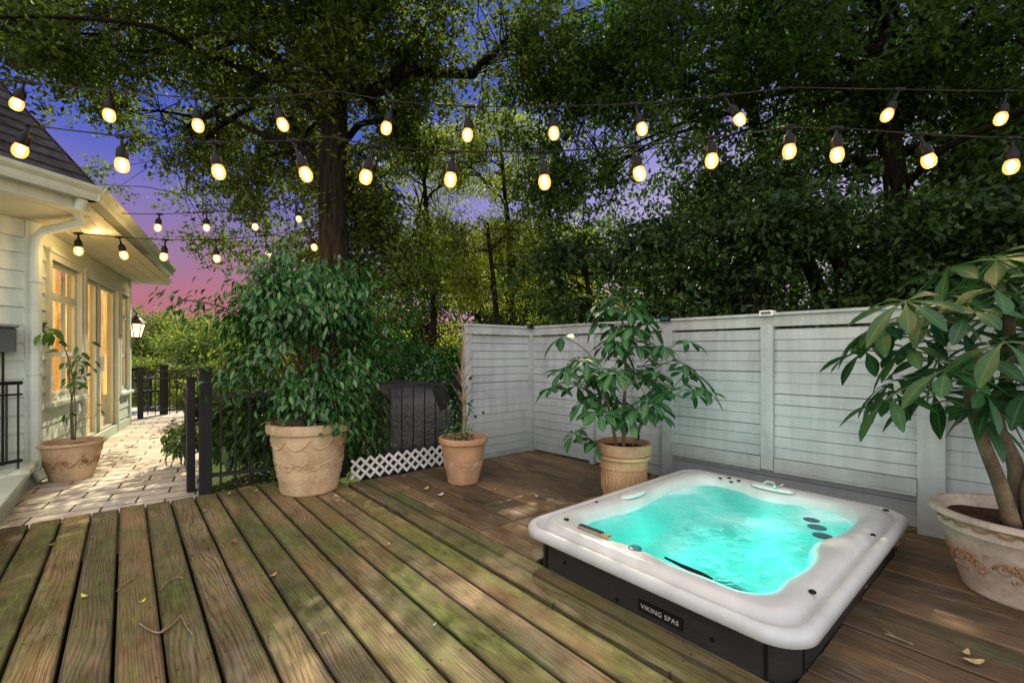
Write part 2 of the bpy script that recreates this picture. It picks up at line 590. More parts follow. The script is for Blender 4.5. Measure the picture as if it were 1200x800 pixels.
def tag(o, label=None, cat=None, group=None, kind=None):
    if label:
        o['label'] = label
    if cat:
        o['category'] = cat
    if group:
        o['group'] = group
    if kind:
        o['kind'] = kind
    return o


def thing(name, loc, label, cat, group=None):
    o = bpy.data.objects.new(name, None)
    o.empty_display_size = .1
    o.location = loc
    COL.objects.link(o)
    return tag(o, label, cat, group)


def auto_smooth(o, ang=40):
    me = o.data
    me.polygons.foreach_set('use_smooth', [True] * len(me.polygons))
    try:
        me.set_sharp_from_angle(angle=math.radians(ang))
    except Exception:
        pass
    return o


def np_mesh(name, V, F, mat, parent=None, smooth=False):
    """V (n,3), F (m,k) arrays -> object"""
    me = bpy.data.meshes.new(name)
    base = np.array(world_loc(parent)) if parent is not None else np.zeros(3)
    V = V - base
    k = F.shape[1]
    me.vertices.add(len(V))
    me.vertices.foreach_set('co', V.astype(np.float32).ravel())
    me.loops.add(F.size)
    me.loops.foreach_set('vertex_index', F.astype(np.int32).ravel())
    me.polygons.add(len(F))
    me.polygons.foreach_set('loop_start', np.arange(0, F.size, k, dtype=np.int32))
    me.polygons.foreach_set('loop_total', np.full(len(F), k, dtype=np.int32))
    if smooth:
        me.polygons.foreach_set('use_smooth', np.ones(len(F), dtype=bool))
    me.materials.append(mat)
    me.update()
    me.validate()
    o = bpy.data.objects.new(name, me)
    COL.objects.link(o)
    if parent is not None:
        o.parent = parent
    return o


def norm(a):
    return a / (np.linalg.norm(a, axis=1, keepdims=True) + 1e-9)


def leaf_cloud(P, D, L, W, fold=.25):
    """simple leaves (two folded triangles each) at P along D"""
    n = len(P)
    U = norm(np.cross(D, rng.normal(size=(n, 3))))
    Nn = np.cross(D, U)
    L = L[:, None]
    W = W[:, None]
    base = P
    tip = P + D * L
    a = P + D * L * .45 + U * W * .5 + Nn * W * fold
    b = P + D * L * .45 - U * W * .5 + Nn * W * fold
    V = np.stack([base, a, tip, b], 1).reshape(-1, 3)
    i = np.arange(n)[:, None] * 4
    F = np.concatenate([i + np.array([[0, 1, 2]]), i + np.array([[0, 2, 3]])], 1).reshape(-1, 3)
    return V, F


def leaf_strips(P, D, Nr, L, W, droop=.3, fold=.12, segs=4, shape=(0., .62, 1., .86, 0.)):
    """shaped leaves: a curved strip with a midrib; shape = half-width profile at segs+1 stations"""
    n = len(P)
    S = np.cross(D, Nr)
    S = norm(S)
    Nr = norm(np.cross(S, D))
    verts = []
    st = np.linspace(0, 1, segs + 1)
    for k, t in enumerate(st):
        dr = droop if np.isscalar(droop) else droop[:, None]
        c = P + D * (L[:, None] * t) - np.array([0, 0, 1.]) * (L[:, None] * dr * t * t)
        c = c - D * (L[:, None] * (dr ** 2) * .35 * t * t)
        hw = W[:, None] * .5 * max(shape[k], .04)
        verts += [c + S * hw + Nr * hw * fold * 2, c, c - S * hw + Nr * hw * fold * 2]
    V = np.stack(verts, 1).reshape(-1, 3)
    m = 3 * (segs + 1)
    fs = []
    for k in range(segs):
        o = 3 * k
        fs += [[o, o + 1, o + 4, o + 3], [o + 1, o + 2, o + 5, o + 4]]
    fs = np.array(fs)
    F = (np.arange(n)[:, None, None] * m + fs[None]).reshape(-1, 4)
    return V, F


# ------------------------------------------------------------------ camera, world, sun
cam = bpy.data.cameras.new('camera')
cam.sensor_width = 36
cam.lens = FPX / 1200 * 36
cam.shift_y = 13 / 1200
cam.clip_start = .05
cam.clip_end = 600
camo = bpy.data.objects.new('camera', cam)
camo.location = (0, 0, CAMZ)
camo.rotation_euler = (PI / 2, 0, -YAW)
COL.objects.link(camo)
scene.camera = camo

SUN_AZ = math.radians(36)      # from +Y towards +X
SUN_EL = math.radians(42)
sl = bpy.data.lights.new('sun', 'SUN')
sl.energy = 8.0
sl.angle = math.radians(.6)
sl.color = (1.0, .86, .62)
so = bpy.data.objects.new('sun', sl)
sd = Vector((math.sin(SUN_AZ) * math.cos(SUN_EL), math.cos(SUN_AZ) * math.cos(SUN_EL), math.sin(SUN_EL)))
so.rotation_euler = sd.to_track_quat('Z', 'Y').to_euler()
so.location = sd * 60
COL.objects.link(so)

w = bpy.data.worlds.new('World')
scene.world = w
w.use_nodes = True
nt = w.node_tree
nt.nodes.clear()
wo = nt.nodes.new('ShaderNodeOutputWorld')
tc = nt.nodes.new('ShaderNodeTexCoord')
sx = nt.nodes.new('ShaderNodeSeparateXYZ')
nrm = nt.nodes.new('ShaderNodeVectorMath')
nrm.operation = 'NORMALIZE'
nt.links.new(tc.outputs['Generated'], nrm.inputs[0])
nt.links.new(nrm.outputs[0], sx.inputs[0])
z = sx.outputs[2]
cl = noise(nt, nrm.outputs[0], 3.2, 5, .55, .6)
zz = math_(nt, 'ADD', z, math_(nt, 'MULTIPLY', math_(nt, 'SUBTRACT', cl, .5), .22))
dusk = ramp(nt, zz, [(0., (.55, .17, .20)), (.10, (.50, .18, .24)), (.17, (.36, .20, .35)), (.25, (.22, .19, .52)), (.38, (.085, .13, .58)), (.65, (.045, .10, .52))])
# lighter lavender to the right of the view (towards +X)
right = ramp(nt, sx.outputs[0], [(.35, 0.), (.85, 1.)])
lav = ramp(nt, zz, [(.1, (.66, .50, .66)), (.3, (.46, .40, .72)), (.5, (.16, .18, .52))])
dusk = mixc(nt, right, dusk, lav)
sky = nt.nodes.new('ShaderNodeTexSky')
sky.sky_type = 'NISHITA'
sky.sun_disc = False
sky.sun_elevation = SUN_EL
sky.sun_rotation = SUN_AZ
bg1 = nt.nodes.new('ShaderNodeBackground')
bg1.inputs[1].default_value = 1.0
nt.links.new(dusk, bg1.inputs[0])
# fill lobe added to the sky, unseen overhead and behind the camera
dotb = nt.nodes.new('ShaderNodeVectorMath')
dotb.operation = 'DOT_PRODUCT'
dotb.inputs[1].default_value = (-.64, -.58, .50)
nt.links.new(nrm.outputs[0], dotb.inputs[0])
bf = ramp(nt, dotb.outputs['Value'], [(.12, 0.), (.75, 1.)])
bg2 = nt.nodes.new('ShaderNodeBackground')
nt.links.new(mixc(nt, 1.0, sky.outputs[0], (1.0, .92, .78), 'MULTIPLY'), bg2.inputs[0])
SKY2 = .22
nt.links.new(math_(nt, 'MULTIPLY', bf, SKY2), bg2.inputs[1])
bg3 = nt.nodes.new('ShaderNodeBackground')
bg3.inputs[0].default_value = (1.0, .87, .66, 1)
AMB = 1.65
nt.links.new(math_(nt, 'MULTIPLY', bf, AMB), bg3.inputs[1])
ad = nt.nodes.new('ShaderNodeAddShader')
ad2 = nt.nodes.new('ShaderNodeAddShader')
nt.links.new(bg1.outputs[0], ad.inputs[0])
nt.links.new(bg2.outputs[0], ad.inputs[1])
nt.links.new(ad.outputs[0], ad2.inputs[0])
nt.links.new(bg3.outputs[0], ad2.inputs[1])
nt.links.new(ad2.outputs[0], wo.inputs[0])

scene.view_settings.view_transform = 'Standard'
scene.view_settings.look = 'None'
scene.view_settings.exposure = 0
cy = scene.cycles
cy.max_bounces = 6
cy.diffuse_bounces = 3
cy.glossy_bounces = 3
cy.transparent_max_bounces = 10
cy.use_denoising = True
cy.sample_clamp_indirect = 4
cy.caustics_reflective = False
cy.caustics_refractive = False

# ------------------------------------------------------------------ setting
GZ = -.35
g = MB()
g.add([(-300, -300, GZ), (300, -300, GZ), (300, 300, GZ), (-300, 300, GZ)], [(0, 1, 2, 3)])
tag(g.build('ground', M['grass']), kind='structure')

p = MB()
p.add([(-6, 4.60, -.03), (.56, 4.60, -.03), (1.05, 13.2, -.03), (-6, 13.2, -.03),
       (-6, 4.60, GZ + .01), (.56, 4.60, GZ + .01), (1.05, 13.2, GZ + .01), (-6, 13.2, GZ + .01)],
      [(0, 1, 2, 3), (0, 4, 5, 1), (1, 5, 6, 2), (2, 6, 7, 3), (3, 7, 4, 0)])
tag(p.build('patio', M['pavers']), kind='structure')

PITCH = .157
dk = MB()


def board(mb, x0, x1, y0, y1, zt=0., th=.036):
    col = (random.random(), random.random(), random.random())
    n = max(1, int((y1 - y0) / .6))
    zt += random.uniform(-.003, .003)
    tilt = random.uniform(-.0022, .0022)
    ch = .005
    prof = lambda x0, x1: [(x0, -th), (x0, -ch), (x0 + ch, 0), (x1 - ch, 0), (x1, -ch), (x1, -th)]
    vs, fs = [], []
    ph = random.uniform(0, 6)
    for i in range(n + 1):
        y = y0 + (y1 - y0) * i / n
        dx = .0022 * math.sin(y * 1.1 + ph)
        for k, (x, zz_) in enumerate(prof(x0 + dx, x1 + dx)):
            vs.append((x, y, zt + zz_ + (tilt if k < 3 else -tilt) + .0015 * math.sin(y * 2 + ph)))
    for i in range(n):
        for k in range(5):
            fs.append((i * 6 + k, i * 6 + k + 1, (i + 1) * 6 + k + 1, (i + 1) * 6 + k))
    fs.append(tuple(range(6)))
    fs.append(tuple(n * 6 + k for k in range(6))[::-1])
    mb.add(vs, fs, col)


x = -.045 - PITCH * 14
while x < 1.48:
    gap = random.uniform(.007, .013)
    board(dk, x + gap, x + PITCH - .002, -2.2, 4.62 + random.uniform(-.03, .02))
    x += PITCH
board(dk, 1.560, 1.795, -2.2, 4.16, -.004)
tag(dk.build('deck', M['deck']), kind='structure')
d2 = MB()
x = 1.803
i = 0
while x < 4.35:
    x1 = x + PITCH - .007
    board(d2, x + .003, min(x1, 4.4), 2.465, 4.14, -.004)
    board(d2, x + .003, min(x1, 4.4), 1.90, 2.455, -.004)
    board(d2, x + .003, min(x1, 4.4), -2.2, .575 + random.uniform(-.004, .004), -.004)
    x += PITCH
x = 3.64
while x < 4.3:
    board(d2, x, x + .15, .58, 1.895, -.006)
    x += PITCH
tag(d2.build('deck', M['deck_dry']), kind='structure')
# ------------------------------------------------------------------ house
NW = Vector((-.71, 6.11, 0))
u = Vector((.1805, .9836, 0))
nO = Vector((.9836, -.1805, 0))
v2 = Vector((-.823, -.568, 0))
n2 = Vector((.568, -.823, 0))
WT = 2.42
house = thing('house', NW, 'pale green grey clapboard house with lit windows and dark shingle roof beside the patio', 'house')


def WM(s0=0.):
    """local frame: x along wall, y out of the wall, z up"""
    o = NW + u * s0
    return Matrix(((u.x, nO.x, 0, o.x), (u.y, nO.y, 0, o.y), (0, 0, 1, 0), (0, 0, 0, 1)))


def WM2():
    return Matrix(((v2.x, n2.x, 0, NW.x), (v2.y, n2.y, 0, NW.y), (0, 0, 1, 0), (0, 0, 0, 1)))


def siding(mb, Mx, s0, s1, z0, z1, pitch=.165, out=.0):
    zc = z0
    while zc < z1 - .005:
        zn = min(zc + pitch, z1)
        vs = [(s0, out + .004, zn), (s1, out + .004, zn), (s1, out + .020, zc), (s0, out + .020, zc), (s0, out, zc), (s1, out, zc)]
        vs = [Mx @ Vector(q) for q in vs]
        mb.add(vs, [(0, 1, 2, 3), (3, 2, 5, 4)])
        zc = zn


# openings along the main wall (s0, s1, z0, z1)
def s_at(px):
    k = (px - 600) / FPX
    r = Vector((SN + k * CS, CS - k * SN))
    # r*t = NW + u*s
    det = r.x * (-u.y) + u.x * r.y
    t = (NW.x * (-u.y) + u.x * NW.y) / det
    return ((r.x * t - NW.x) * u.x + (r.y * t - NW.y) * u.y)


W1 = (.50, 1.44, .72, 2.16)
D1 = (1.66, 3.19, .04, 2.14)
W2 = (3.40, 3.96, .60, 2.14)
mw = MB()
Mx = WM()
LEN = 4.13
siding(mw, Mx, 0, W1[0], -.03, WT)
siding(mw, Mx, W1[0], W1[1], -.03, W1[2])
siding(mw, Mx, W1[0], W1[1], W1[3], WT)
siding(mw, Mx, W1[1], D1[0], -.03, WT)
siding(mw, Mx, D1[0], D1[1], D1[3], WT)
siding(mw, Mx, D1[1], W2[0], -.03, WT)
siding(mw, Mx, W2[0], W2[1], -.03, W2[2])
siding(mw, Mx, W2[0], W2[1], W2[3], WT)
siding(mw, Mx, W2[1], LEN, -.03, WT)
siding(mw, WM2(), 0, 3.2, -.03, WT)
# far end wall, back
for (a, b) in (((LEN, 0), (LEN, -4)),):
    A, B = Mx @ Vector((a[0], a[1], -.03)), Mx @ Vector((b[0], b[1], -.03))
    mw.add([A, B, B + Vector((0, 0, WT + .03)), A + Vector((0, 0, WT + .03))], [(0, 1, 2, 3)])
mw.build('wall', M['siding'], house)
tr = MB()
tr.box(-.02, .10, .0, .034, -.03, WT, 0, Mx)
tr.box(-.10, .02, .0, .034, -.03, WT, 0, WM2())
tr.box(LEN - .11, LEN, 0, .034, -.03, WT, 0, Mx)
tr.box(.103, LEN - .113, .0, .030, WT - .16, WT, 0, Mx)
tr.box(.023, 3.2, .0, .030, WT - .16, WT, 0, WM2())
tr.box(.103, LEN - .113, .0, .036, -.03, .10, 0, Mx)
tr.build('corner_trim', M['trim'], house)

# soffit, fascia, gutter
OV = .565
z1 = 2.52


def off_pt(s, o, z, wall=1):
    if wall == 1:
        q = NW + u * s + nO * o
    else:
        q = NW + v2 * s + n2 * o
    return Vector((q.x, q.y, z))


# mitre corner between two eaves
bis = (nO + n2).normalized()
mit = OV / bis.dot(nO)
G0 = NW + bis * mit
SE = 4.52
c_in = Vector((NW.x, NW.y, WT))
G0s = Vector((G0.x, G0.y, z1 - .02))
G0t = Vector((G0.x, G0.y, 2.75))
sf = MB()
sf.add([c_in, G0s, off_pt(SE, OV, z1 - .02), off_pt(SE, 0, WT)], [(0, 1, 2, 3)])
far2 = off_pt(3.2, OV, z1 - .02, 2)
sf.add([c_in, off_pt(3.2, 0, WT, 2), far2, G0s], [(0, 1, 2, 3)])
sf.build('soffit', M['soffit'], house)
bd = MB()
for o_ in (.16, .30, .44):
    bd.bar(off_pt(.0, o_, WT + .016 + (o_ / OV) * .075 - .012), off_pt(SE - .02, o_, WT + .016 + (o_ / OV) * .075 - .012), .012, .014)
bd.build('soffit_bead', M['trim'], house)
gu = MB()


def gutter_run(A, B, out, mb):
    """K-style gutter section swept from A to B"""
    prof = [(-.10, -.13), (.0, -.13), (.012, -.10), (.012, -.06), (.05, -.03), (.058, 0), (.046, .0), (.04, -.02), (-.09, -.02), (-.10, 0)]
    va = [A + out * a + Vector((0, 0, b)) for a, b in prof]
    vb = [B + out * a + Vector((0, 0, b)) for a, b in prof]
    n = len(prof)
    mb.add(va + vb, [(i, (i + 1) % n, n + (i + 1) % n, n + i) for i in range(n)] + [tuple(range(n)), tuple(range(n, 2 * n))[::-1]])


gutter_run(G0t - u * .02, off_pt(SE, OV, 2.75), nO, gu)
gutter_run(G0t, off_pt(3.2, OV, 2.75, 2), n2, gu)
gu.build('gutter', M['trim'], house)
fa = MB()
for (A, B, out) in ((G0t, off_pt(SE, OV, 2.75), nO), (G0t, off_pt(3.2, OV, 2.75, 2), n2)):
    a0 = A - out * .11
    b0 = B - out * .11
    fa.add([a0 + Vector((0, 0, -.27)), b0 + Vector((0, 0, -.27)), b0 + Vector((0, 0, -.01)), a0 + Vector((0, 0, -.01)),
            a0 - out * .03 + Vector((0, 0, -.27)), b0 - out * .03 + Vector((0, 0, -.27))], [(0, 1, 2, 3), (0, 4, 5, 1)])
fa.box(-.05, OV - .05, -.02, .0, 0, .23, 0, Matrix(((nO.x, u.x, 0, off_pt(SE, 0, 0).x), (nO.y, u.y, 0, off_pt(SE, 0, 0).y), (0, 0, 1, WT + .02), (0, 0, 0, 1))))
fa.build('fascia', M['trim'], house)
rf = MB()
zr = 4.39
Ri = NW + Vector((-.79, -.11, 0))
R0 = Vector((Ri.x, Ri.y, zr))
R1 = R0 + u * 4.0
E1 = off_pt(SE + .05, OV - .02, 2.755)
E0 = Vector((G0.x, G0.y, 2.755)) - bis * .03
E2 = off_pt(3.4, OV - .02, 2.755, 2)
R2 = R0 + v2 * 3.2 - n2 * .2
rf.add([E0, E1, R1, R0], [(0, 1, 2, 3)])
rf.add([E0, R0, R2, E2], [(0, 1, 2, 3)])
B1 = R1 - nO * 3 - Vector((0, 0, 1.6))
B0 = R0 - nO * 3 - Vector((0, 0, 1.6))
rf.add([R0, R1, B1, B0], [(0, 1, 2, 3)])
rf.add([R1, E1, B1], [(0, 1, 2)])
for k in range(1, 18):      # shingle courses as thin butt edges on the two visible slopes
    t = k / 18
    rf.bar(E0.lerp(R0, t) + Vector((0, 0, .006)), E1.lerp(R1, t) + Vector((0, 0, .006)), .02, .012)
    rf.bar(E0.lerp(R0, t) + Vector((0, 0, .006)), E2.lerp(R2, t) + Vector((0, 0, .006)), .02, .012)
rf.build('roof', M['shingle'], house)

# downspout
ds = MB()
dp = [at(108, 236, 4.05), at(106, 252, 4.05), at(100, 258, 4.08), at(62, 264, 4.25), at(48, 267, 4.32), at(34, 277, 4.30), at(30, 292, 4.28)]
q0 = NW + bis * .07
dp = [G0t + Vector((-.1, -.02, -.13)) - bis * .02, G0t - bis * .06 + Vector((-.1, -.02, -.26)), G0t - bis * .14 + Vector((0, 0, -.33)),
      NW + bis * .16 + Vector((0, 0, 2.33)), NW + bis * .10 + Vector((0, 0, 2.27)), NW + bis * .085 + Vector((0, 0, 2.15)), NW + bis * .085 + Vector((0, 0, .10)), NW + bis * .14 + Vector((0, 0, .02))]
ds.tube(dp, .042, 12)
for zz_ in (1.85, 1.0):
    ds.tube([NW + bis * .085 + Vector((0, 0, zz_)), NW + bis * .085 + Vector((0, 0, zz_ + .03))], .050, 12)
ds.build('downspout', M['trim'], house, smooth=False)
auto_smooth(house.children[-1])


def window(op, transom=True, meet=None, door=False, name='window', mull=None):
    s0, s1, z0, z1_ = op
    fr = MB()
    t = .07
    # casing
    fr.box(s0 - t, s0, -.02, .045, z0 - .03, z1_ + t, 0, Mx)
    fr.box(s1, s1 + t, -.02, .045, z0 - .03, z1_ + t, 0, Mx)
    fr.box(s0 - t - .015, s1 + t + .015, -.02, .055, z1_ + t, z1_ + t + .035, 0, Mx)
    fr.box(s0, s1, -.02, .043, z1_, z1_ + t, 0, Mx)
    f = fr.build(name, M['trim'], house)
    sash = MB()
    k = .045
    dpt = -.05
    xs = [s0, s1] if mull is None else [s0] + mull + [s1]
    zs = [z0, z1_]
    for a in range(len(xs) - 1):
        x0, x1 = xs[a], xs[a + 1]
        dd = dpt - (.03 if (mull and a % 2) else 0)
        sash.box(x0, x0 + k, dd, dd + .04, z0, z1_, 0, Mx)
        sash.box(x1 - k, x1, dd, dd + .04, z0, z1_, 0, Mx)
        sash.box(x0 + k, x1 - k, dd + .002, dd + .038, z0, z0 + k * (2 if door else 1.2), 0, Mx)
        sash.box(x0 + k, x1 - k, dd + .002, dd + .038, z1_ - k, z1_, 0, Mx)
        if transom:
            sash.box(x0 + k, x1 - k, dd - .001, dd + .055, z1_ - .40, z1_ - .33, 0, Mx)
        if meet:
            sash.box(x0 + k, x1 - k, dd - .001, dd + .041, meet, meet + .045, 0, Mx)
    # reveal
    sash.box(s0 - .004, s0, -.09, .0, z0, z1_, 0, Mx)
    sash.box(s1, s1 + .004, -.09, .0, z0, z1_, 0, Mx)
    sash.build('sash', M['trim'], f)
    pn = MB()
    pn.add([Mx @ Vector(q) for q in ((s0, dpt + .01, z0), (s1, dpt + .01, z0), (s1, dpt + .01, z1_), (s0, dpt + .01, z1_))], [(0, 1, 2, 3)])
    pn.build('pane', M['glass'], f)
    cu = MB()
    n = 60
    vs = []
    for i in range(n + 1):
        s = s0 - .05 + (s1 - s0 + .1) * i / n
        y = -.16 + .018 * math.sin(s * 55) + .01 * math.sin(s * 23 + 1)
        vs += [Mx @ Vector((s, y, z0 - .05)), Mx @ Vector((s, y, z1_ + .05))]
    cu.add(vs, [(2 * i, 2 * i + 2, 2 * i + 3, 2 * i + 1) for i in range(n)])
    cu.build('curtain', M['room'], f, smooth=True)
    if not door:
        si = MB()
        si.box(s0 - t - .03, s1 + t + .03, -.02, .085, z0 - .07, z0 - .03, .004, Mx)
        si.build('sill', M['trim'], f)
    return f


window(W1, True, 1.16)
dr = window(D1, False, None, True, 'sliding_door', [D1[0] + .62, D1[0] + .78])
hd = MB()
hd.box(D1[0] + .80, D1[0] + .815, -.03, .03, .95, 1.15, 0, Mx)
hd.build('handle', M['silver'], dr)
window(W2, True, 1.13)
# recessed soffit lights
for sx_, oo in ((.55, .30), (3.85, .33)):
    dl = MB()
    c = off_pt(sx_, oo, WT + .065)
    dl.lathe(c - Vector((0, 0, .012)), [(.05, 0), (.075, 0), (.075, .014), (.05, .014)], 20)
    d_ = dl.build('downlight', M['white'], house)
    dg = MB()
    dg.lathe(c - Vector((0, 0, .006)), [(.001, 0), (.048, 0), (.048, .01)], 20)
    dg.build('lens', M['downlight'], d_)
    for (zo, en) in ((.10, 3.5),):
        pl = bpy.data.lights.new('downlight_lamp', 'SPOT')
        pl.energy = en * 3
        pl.color = (1., .72, .36)
        pl.spot_size = math.radians(165)
        pl.spot_blend = 1
        pl.shadow_soft_size = .05
        po = bpy.data.objects.new('lamp', pl)
        po.location = c - Vector((0, 0, .03)) - NW
        po.parent = house
        COL.objects.link(po)

# meter box on the angled wall
mbx = thing('meter_box', at(20, 400, 4.0), 'dark grey electrical box with conduits on the clapboard wall beside the downspout', 'meter box')
mm = MB()
M2 = WM2()
mm.box(.13, .34, .022, .13, 1.205, 1.42, .01, M2)
mm.build('housing', M['box_grey'], mbx)
mm = MB()
mm.box(.12, .35, .02, .145, 1.42, 1.435, 0, M2)
mm.build('lid', M['box_grey'], mbx)
mm = MB()
for s_ in (.18, .235, .29):
    mm.tube([M2 @ Vector((s_, .05, 1.21)), M2 @ Vector((s_, .045, .2))], .009, 8)
mm.build('conduit', M['dark_post'], mbx)

# porch platform with its railing, left of the patio
pc = Vector((-.66, 5.12, 0))
plat = MB()
pfm = thing('porch_step', (-1.0, 4.9, 0), 'pale green board porch step along the left edge of the deck', 'porch step')
yf = 6.02
plat.box(-3.2, -.745, 2.2, yf, .165, .198)
plat.build('floor_board', M['siding'], pfm)
plat = MB()
plat.box(-.742, -.62, 2.2, yf, .162, .203, .004)
plat.build('edge_board', M['trim'], pfm)
plat = MB()
plat.box(-3.2, -.68, 2.25, yf - .05, -.028, .16)
plat.build('base', M['siding'], pfm)
rl = thing('porch_railing', (-1.3, 5.3, .2), 'short black metal porch railing standing before the clapboard wall at far left', 'railing')
A = Vector((-.69, 5.74, 0))
B = Vector((-2.3, 4.63, 0))
for zz_, w_ in ((.27, .03), (.94, .035), (.84, .022)):
    m_ = MB()
    m_.bar(A + Vector((0, 0, zz_)), B + Vector((0, 0, zz_)), w_, w_ - .005)
    m_.build('rail', M['black_metal'], rl)
for i in range(26):
    m_ = MB()
    q = A.lerp(B, (i + .3) / 26)
    m_.bar(q + Vector((0, 0, .2 if i % 25 == 0 else .27)), q + Vector((0, 0, .94)), .015, .015, (0, 1, 0))
    m_.build('baluster', M['black_metal'], rl)


# wall lantern at the far corner
def lantern():
    c = off_pt(LEN + .02, .12, 0) + Vector((.12, 0, 0))
    c = at(160, 388, 7.9)
    t = thing('wall_lantern', c, 'black coach lantern glowing at the far corner of the house', 'lantern')
    m = MB()
    m.lathe(c + Vector((0, 0, .13)), [(.135, 0), (.14, .012), (.085, .075), (.05, .10), (.045, .13), (.012, .15), (.018, .17), (.004, .20)], 6)
    m.build('cap', M['black_metal'], t)
    for k in range(6):
        m = MB()
        a = 2 * PI * k / 6
        m.tube([c + Vector((.07 * math.cos(a), .07 * math.sin(a), -.11)), c + Vector((.125 * math.cos(a), .125 * math.sin(a), .13))], .007, 5)
        m.build('bar', M['black_metal'], t)
    m = MB()
    m.lathe(c + Vector((0, 0, -.17)), [(.01, 0), (.03, .02), (.075, .045), (.08, .065)], 6)
    m.build('base', M['black_metal'], t)
    m = MB()
    m.tube([c + Vector((0, 0, .32)), c + Vector((-.05, .02, .40)), c + Vector((-.16, .03, .38)), off_pt(LEN - .03, .02, 1.85)], .012, 6)
    m.build('bracket', M['black_metal'], t)
    m = MB()
    m.lathe(c + Vector((0, 0, -.10)), [(.062, 0), (.115, .22)], 6)
    m.build('glass', M['lantern_glow'], t)


lantern()

# ------------------------------------------------------------------ white board fence
fn = thing('board_fence', (3.9, 2.5, 0), 'white painted horizontal board privacy fence wrapping the corner of the deck', 'fence')
C0 = Vector((3.81, 4.10, 0))
CL = Vector((2.83, 4.12, 0))
dirF = (Vector((4.05, .475, 0)) - C0).normalized()
nF = Vector((-dirF.y, dirF.x, 0))
if nF.dot(Vector((-1, 0, 0))) < 0:
    nF = -nF          # towards the deck


def on_f(Y):
    t = (Y - C0.y) / dirF.y
    return C0 + dirF * t


P1, P2, P3, P4, P5 = on_f(3.16), on_f(2.30), on_f(1.44), on_f(.475), on_f(-1.6)
FT = 1.49


def slats(A, B, z0, z1, nrm_, n=14, off=0.):
    """shiplap boards: each a slightly tilted strip with a shadow gap"""
    d = (B - A)
    mb = MB()
    h = (z1 - z0) / n
    for i in range(n):
        a = z0 + i * h + random.uniform(-.001, .001)
        b = a + h - random.choice([.002, .003, .004, .007])
        o0 = off + random.uniform(.0, .004)
        wv = random.uniform(-.002, .002)
        vs = [A + nrm_ * (o0 + .004) + Vector((0, 0, a)), B + nrm_ * (o0 + .004 + wv) + Vector((0, 0, a + wv)), B + nrm_ * (o0 + wv) + Vector((0, 0, b)), A + nrm_ * o0 + Vector((0, 0, b)),
              A + nrm_ * (o0 - .012) + Vector((0, 0, a)), B + nrm_ * (o0 - .012) + Vector((0, 0, a)), B + nrm_ * (o0 - .014) + Vector((0, 0, b)), A + nrm_ * (o0 - .014) + Vector((0, 0, b))]
        mb.add(vs, [(0, 1, 2, 3), (4, 7, 6, 5), (0, 4, 5, 1), (3, 2, 6, 7)])
    # dark backing batten so gaps read as shadow
    vs = [A + nrm_ * (off - .03) + Vector((0, 0, z0)), B + nrm_ * (off - .03) + Vector((0, 0, z0)), B + nrm_ * (off - .03) + Vector((0, 0, z1)), A + nrm_ * (off - .03) + Vector((0, 0, z1))]
    mb.add(vs, [(0, 1, 2, 3)])
    return mb


Yn = Vector((0, -1, 0))
slats(CL, C0, .05, FT - .09, Yn, 15).build('panel', M['fence'], fn)
slats(C0, P1, .02, FT - .09, nF, 15).build('panel', M['fence'], fn)
slats(P1, P2, .02, FT - .09, nF, 15).build('panel', M['fence'], fn)
slats(P2, P3, .36, FT - .10, nF, 12, .03).build('panel', M['fence'], fn)
slats(P3, P4, .36, FT - .10, nF, 12, .03).build('panel', M['fence'], fn)
slats(P2, P4, .02, .28, nF, 3, -.03).build('panel', M['fence'], fn)
slats(P4, P5, .02, FT - .09, nF, 15).build('panel', M['fence'], fn)


def post(p, w=.10, z0=0., z1=FT - .07, n=nF, o=.01):
    mb = MB()
    d = dirF
    Mx_ = Matrix(((d.x, n.x, 0, p.x + n.x * o), (d.y, n.y, 0, p.y + n.y * o), (0, 0, 1, 0), (0, 0, 0, 1)))
    mb.box(-w / 2, w / 2, -.05, .045, z0, z1, 0, Mx_)
    return mb.build('post', M['fence_trim'], fn)


post(C0 - nF * .01 + Vector((-.01, -.02, 0)), .07)
post(P1, .05)
post(P2, .10)
post(P3, .09, .262, FT - .07, nF, .03)
post(P4, .135)
post(P5, .10)
m_ = MB()
m_.bar(CL + Vector((.03, 0, .0)), CL + Vector((.03, 0, FT - .06)), .07, .07, (0, 1, 0))
m_.build('post', M['fence_trim'], fn)
cp = MB()
capA = [(CL + Vector((-.02, 0, 0)), C0 + Vector((0, 0, 0)), Yn), (C0, P2, nF), (P2, P3, nF), (P3, P4, nF), (P4, P5, nF)]
for k, (a, b, n_) in enumerate(capA):
    z_ = FT - .04 + (k % 2) * .003
    cp.bar(a + n_ * .035 + Vector((0, 0, z_)), b + n_ * .035 + Vector((0, 0, z_)), .028, .088)
    cp.bar(a + Vector((0, 0, z_ + .055)), b + Vector((0, 0, z_ + .055)), .14, .022)
cp.build('cap_rail', M['fence_trim'], fn)
for (a, b) in ((P2 + dirF * .055, P3 - dirF * .05), (P3 + dirF * .05, P4 - dirF * .07)):
    br = MB()
    br.bar(a + nF * .055 + Vector((0, 0, .315)), b + nF * .055 + Vector((0, 0, .315)), .03, .085)
    br.bar(a + nF * .05 + Vector((0, 0, .262)), b + nF * .05 + Vector((0, 0, .262)), .06, .018)
    br.build('bottom_rail', M['fence_trim'], fn)
br = MB()
br.bar(CL + Yn * .02 + Vector((0, 0, .025)), C0 + Yn * .02 + Vector((0, 0, .025)), .03, .045)
br.build('bottom_rail', M['fence_trim'], fn)
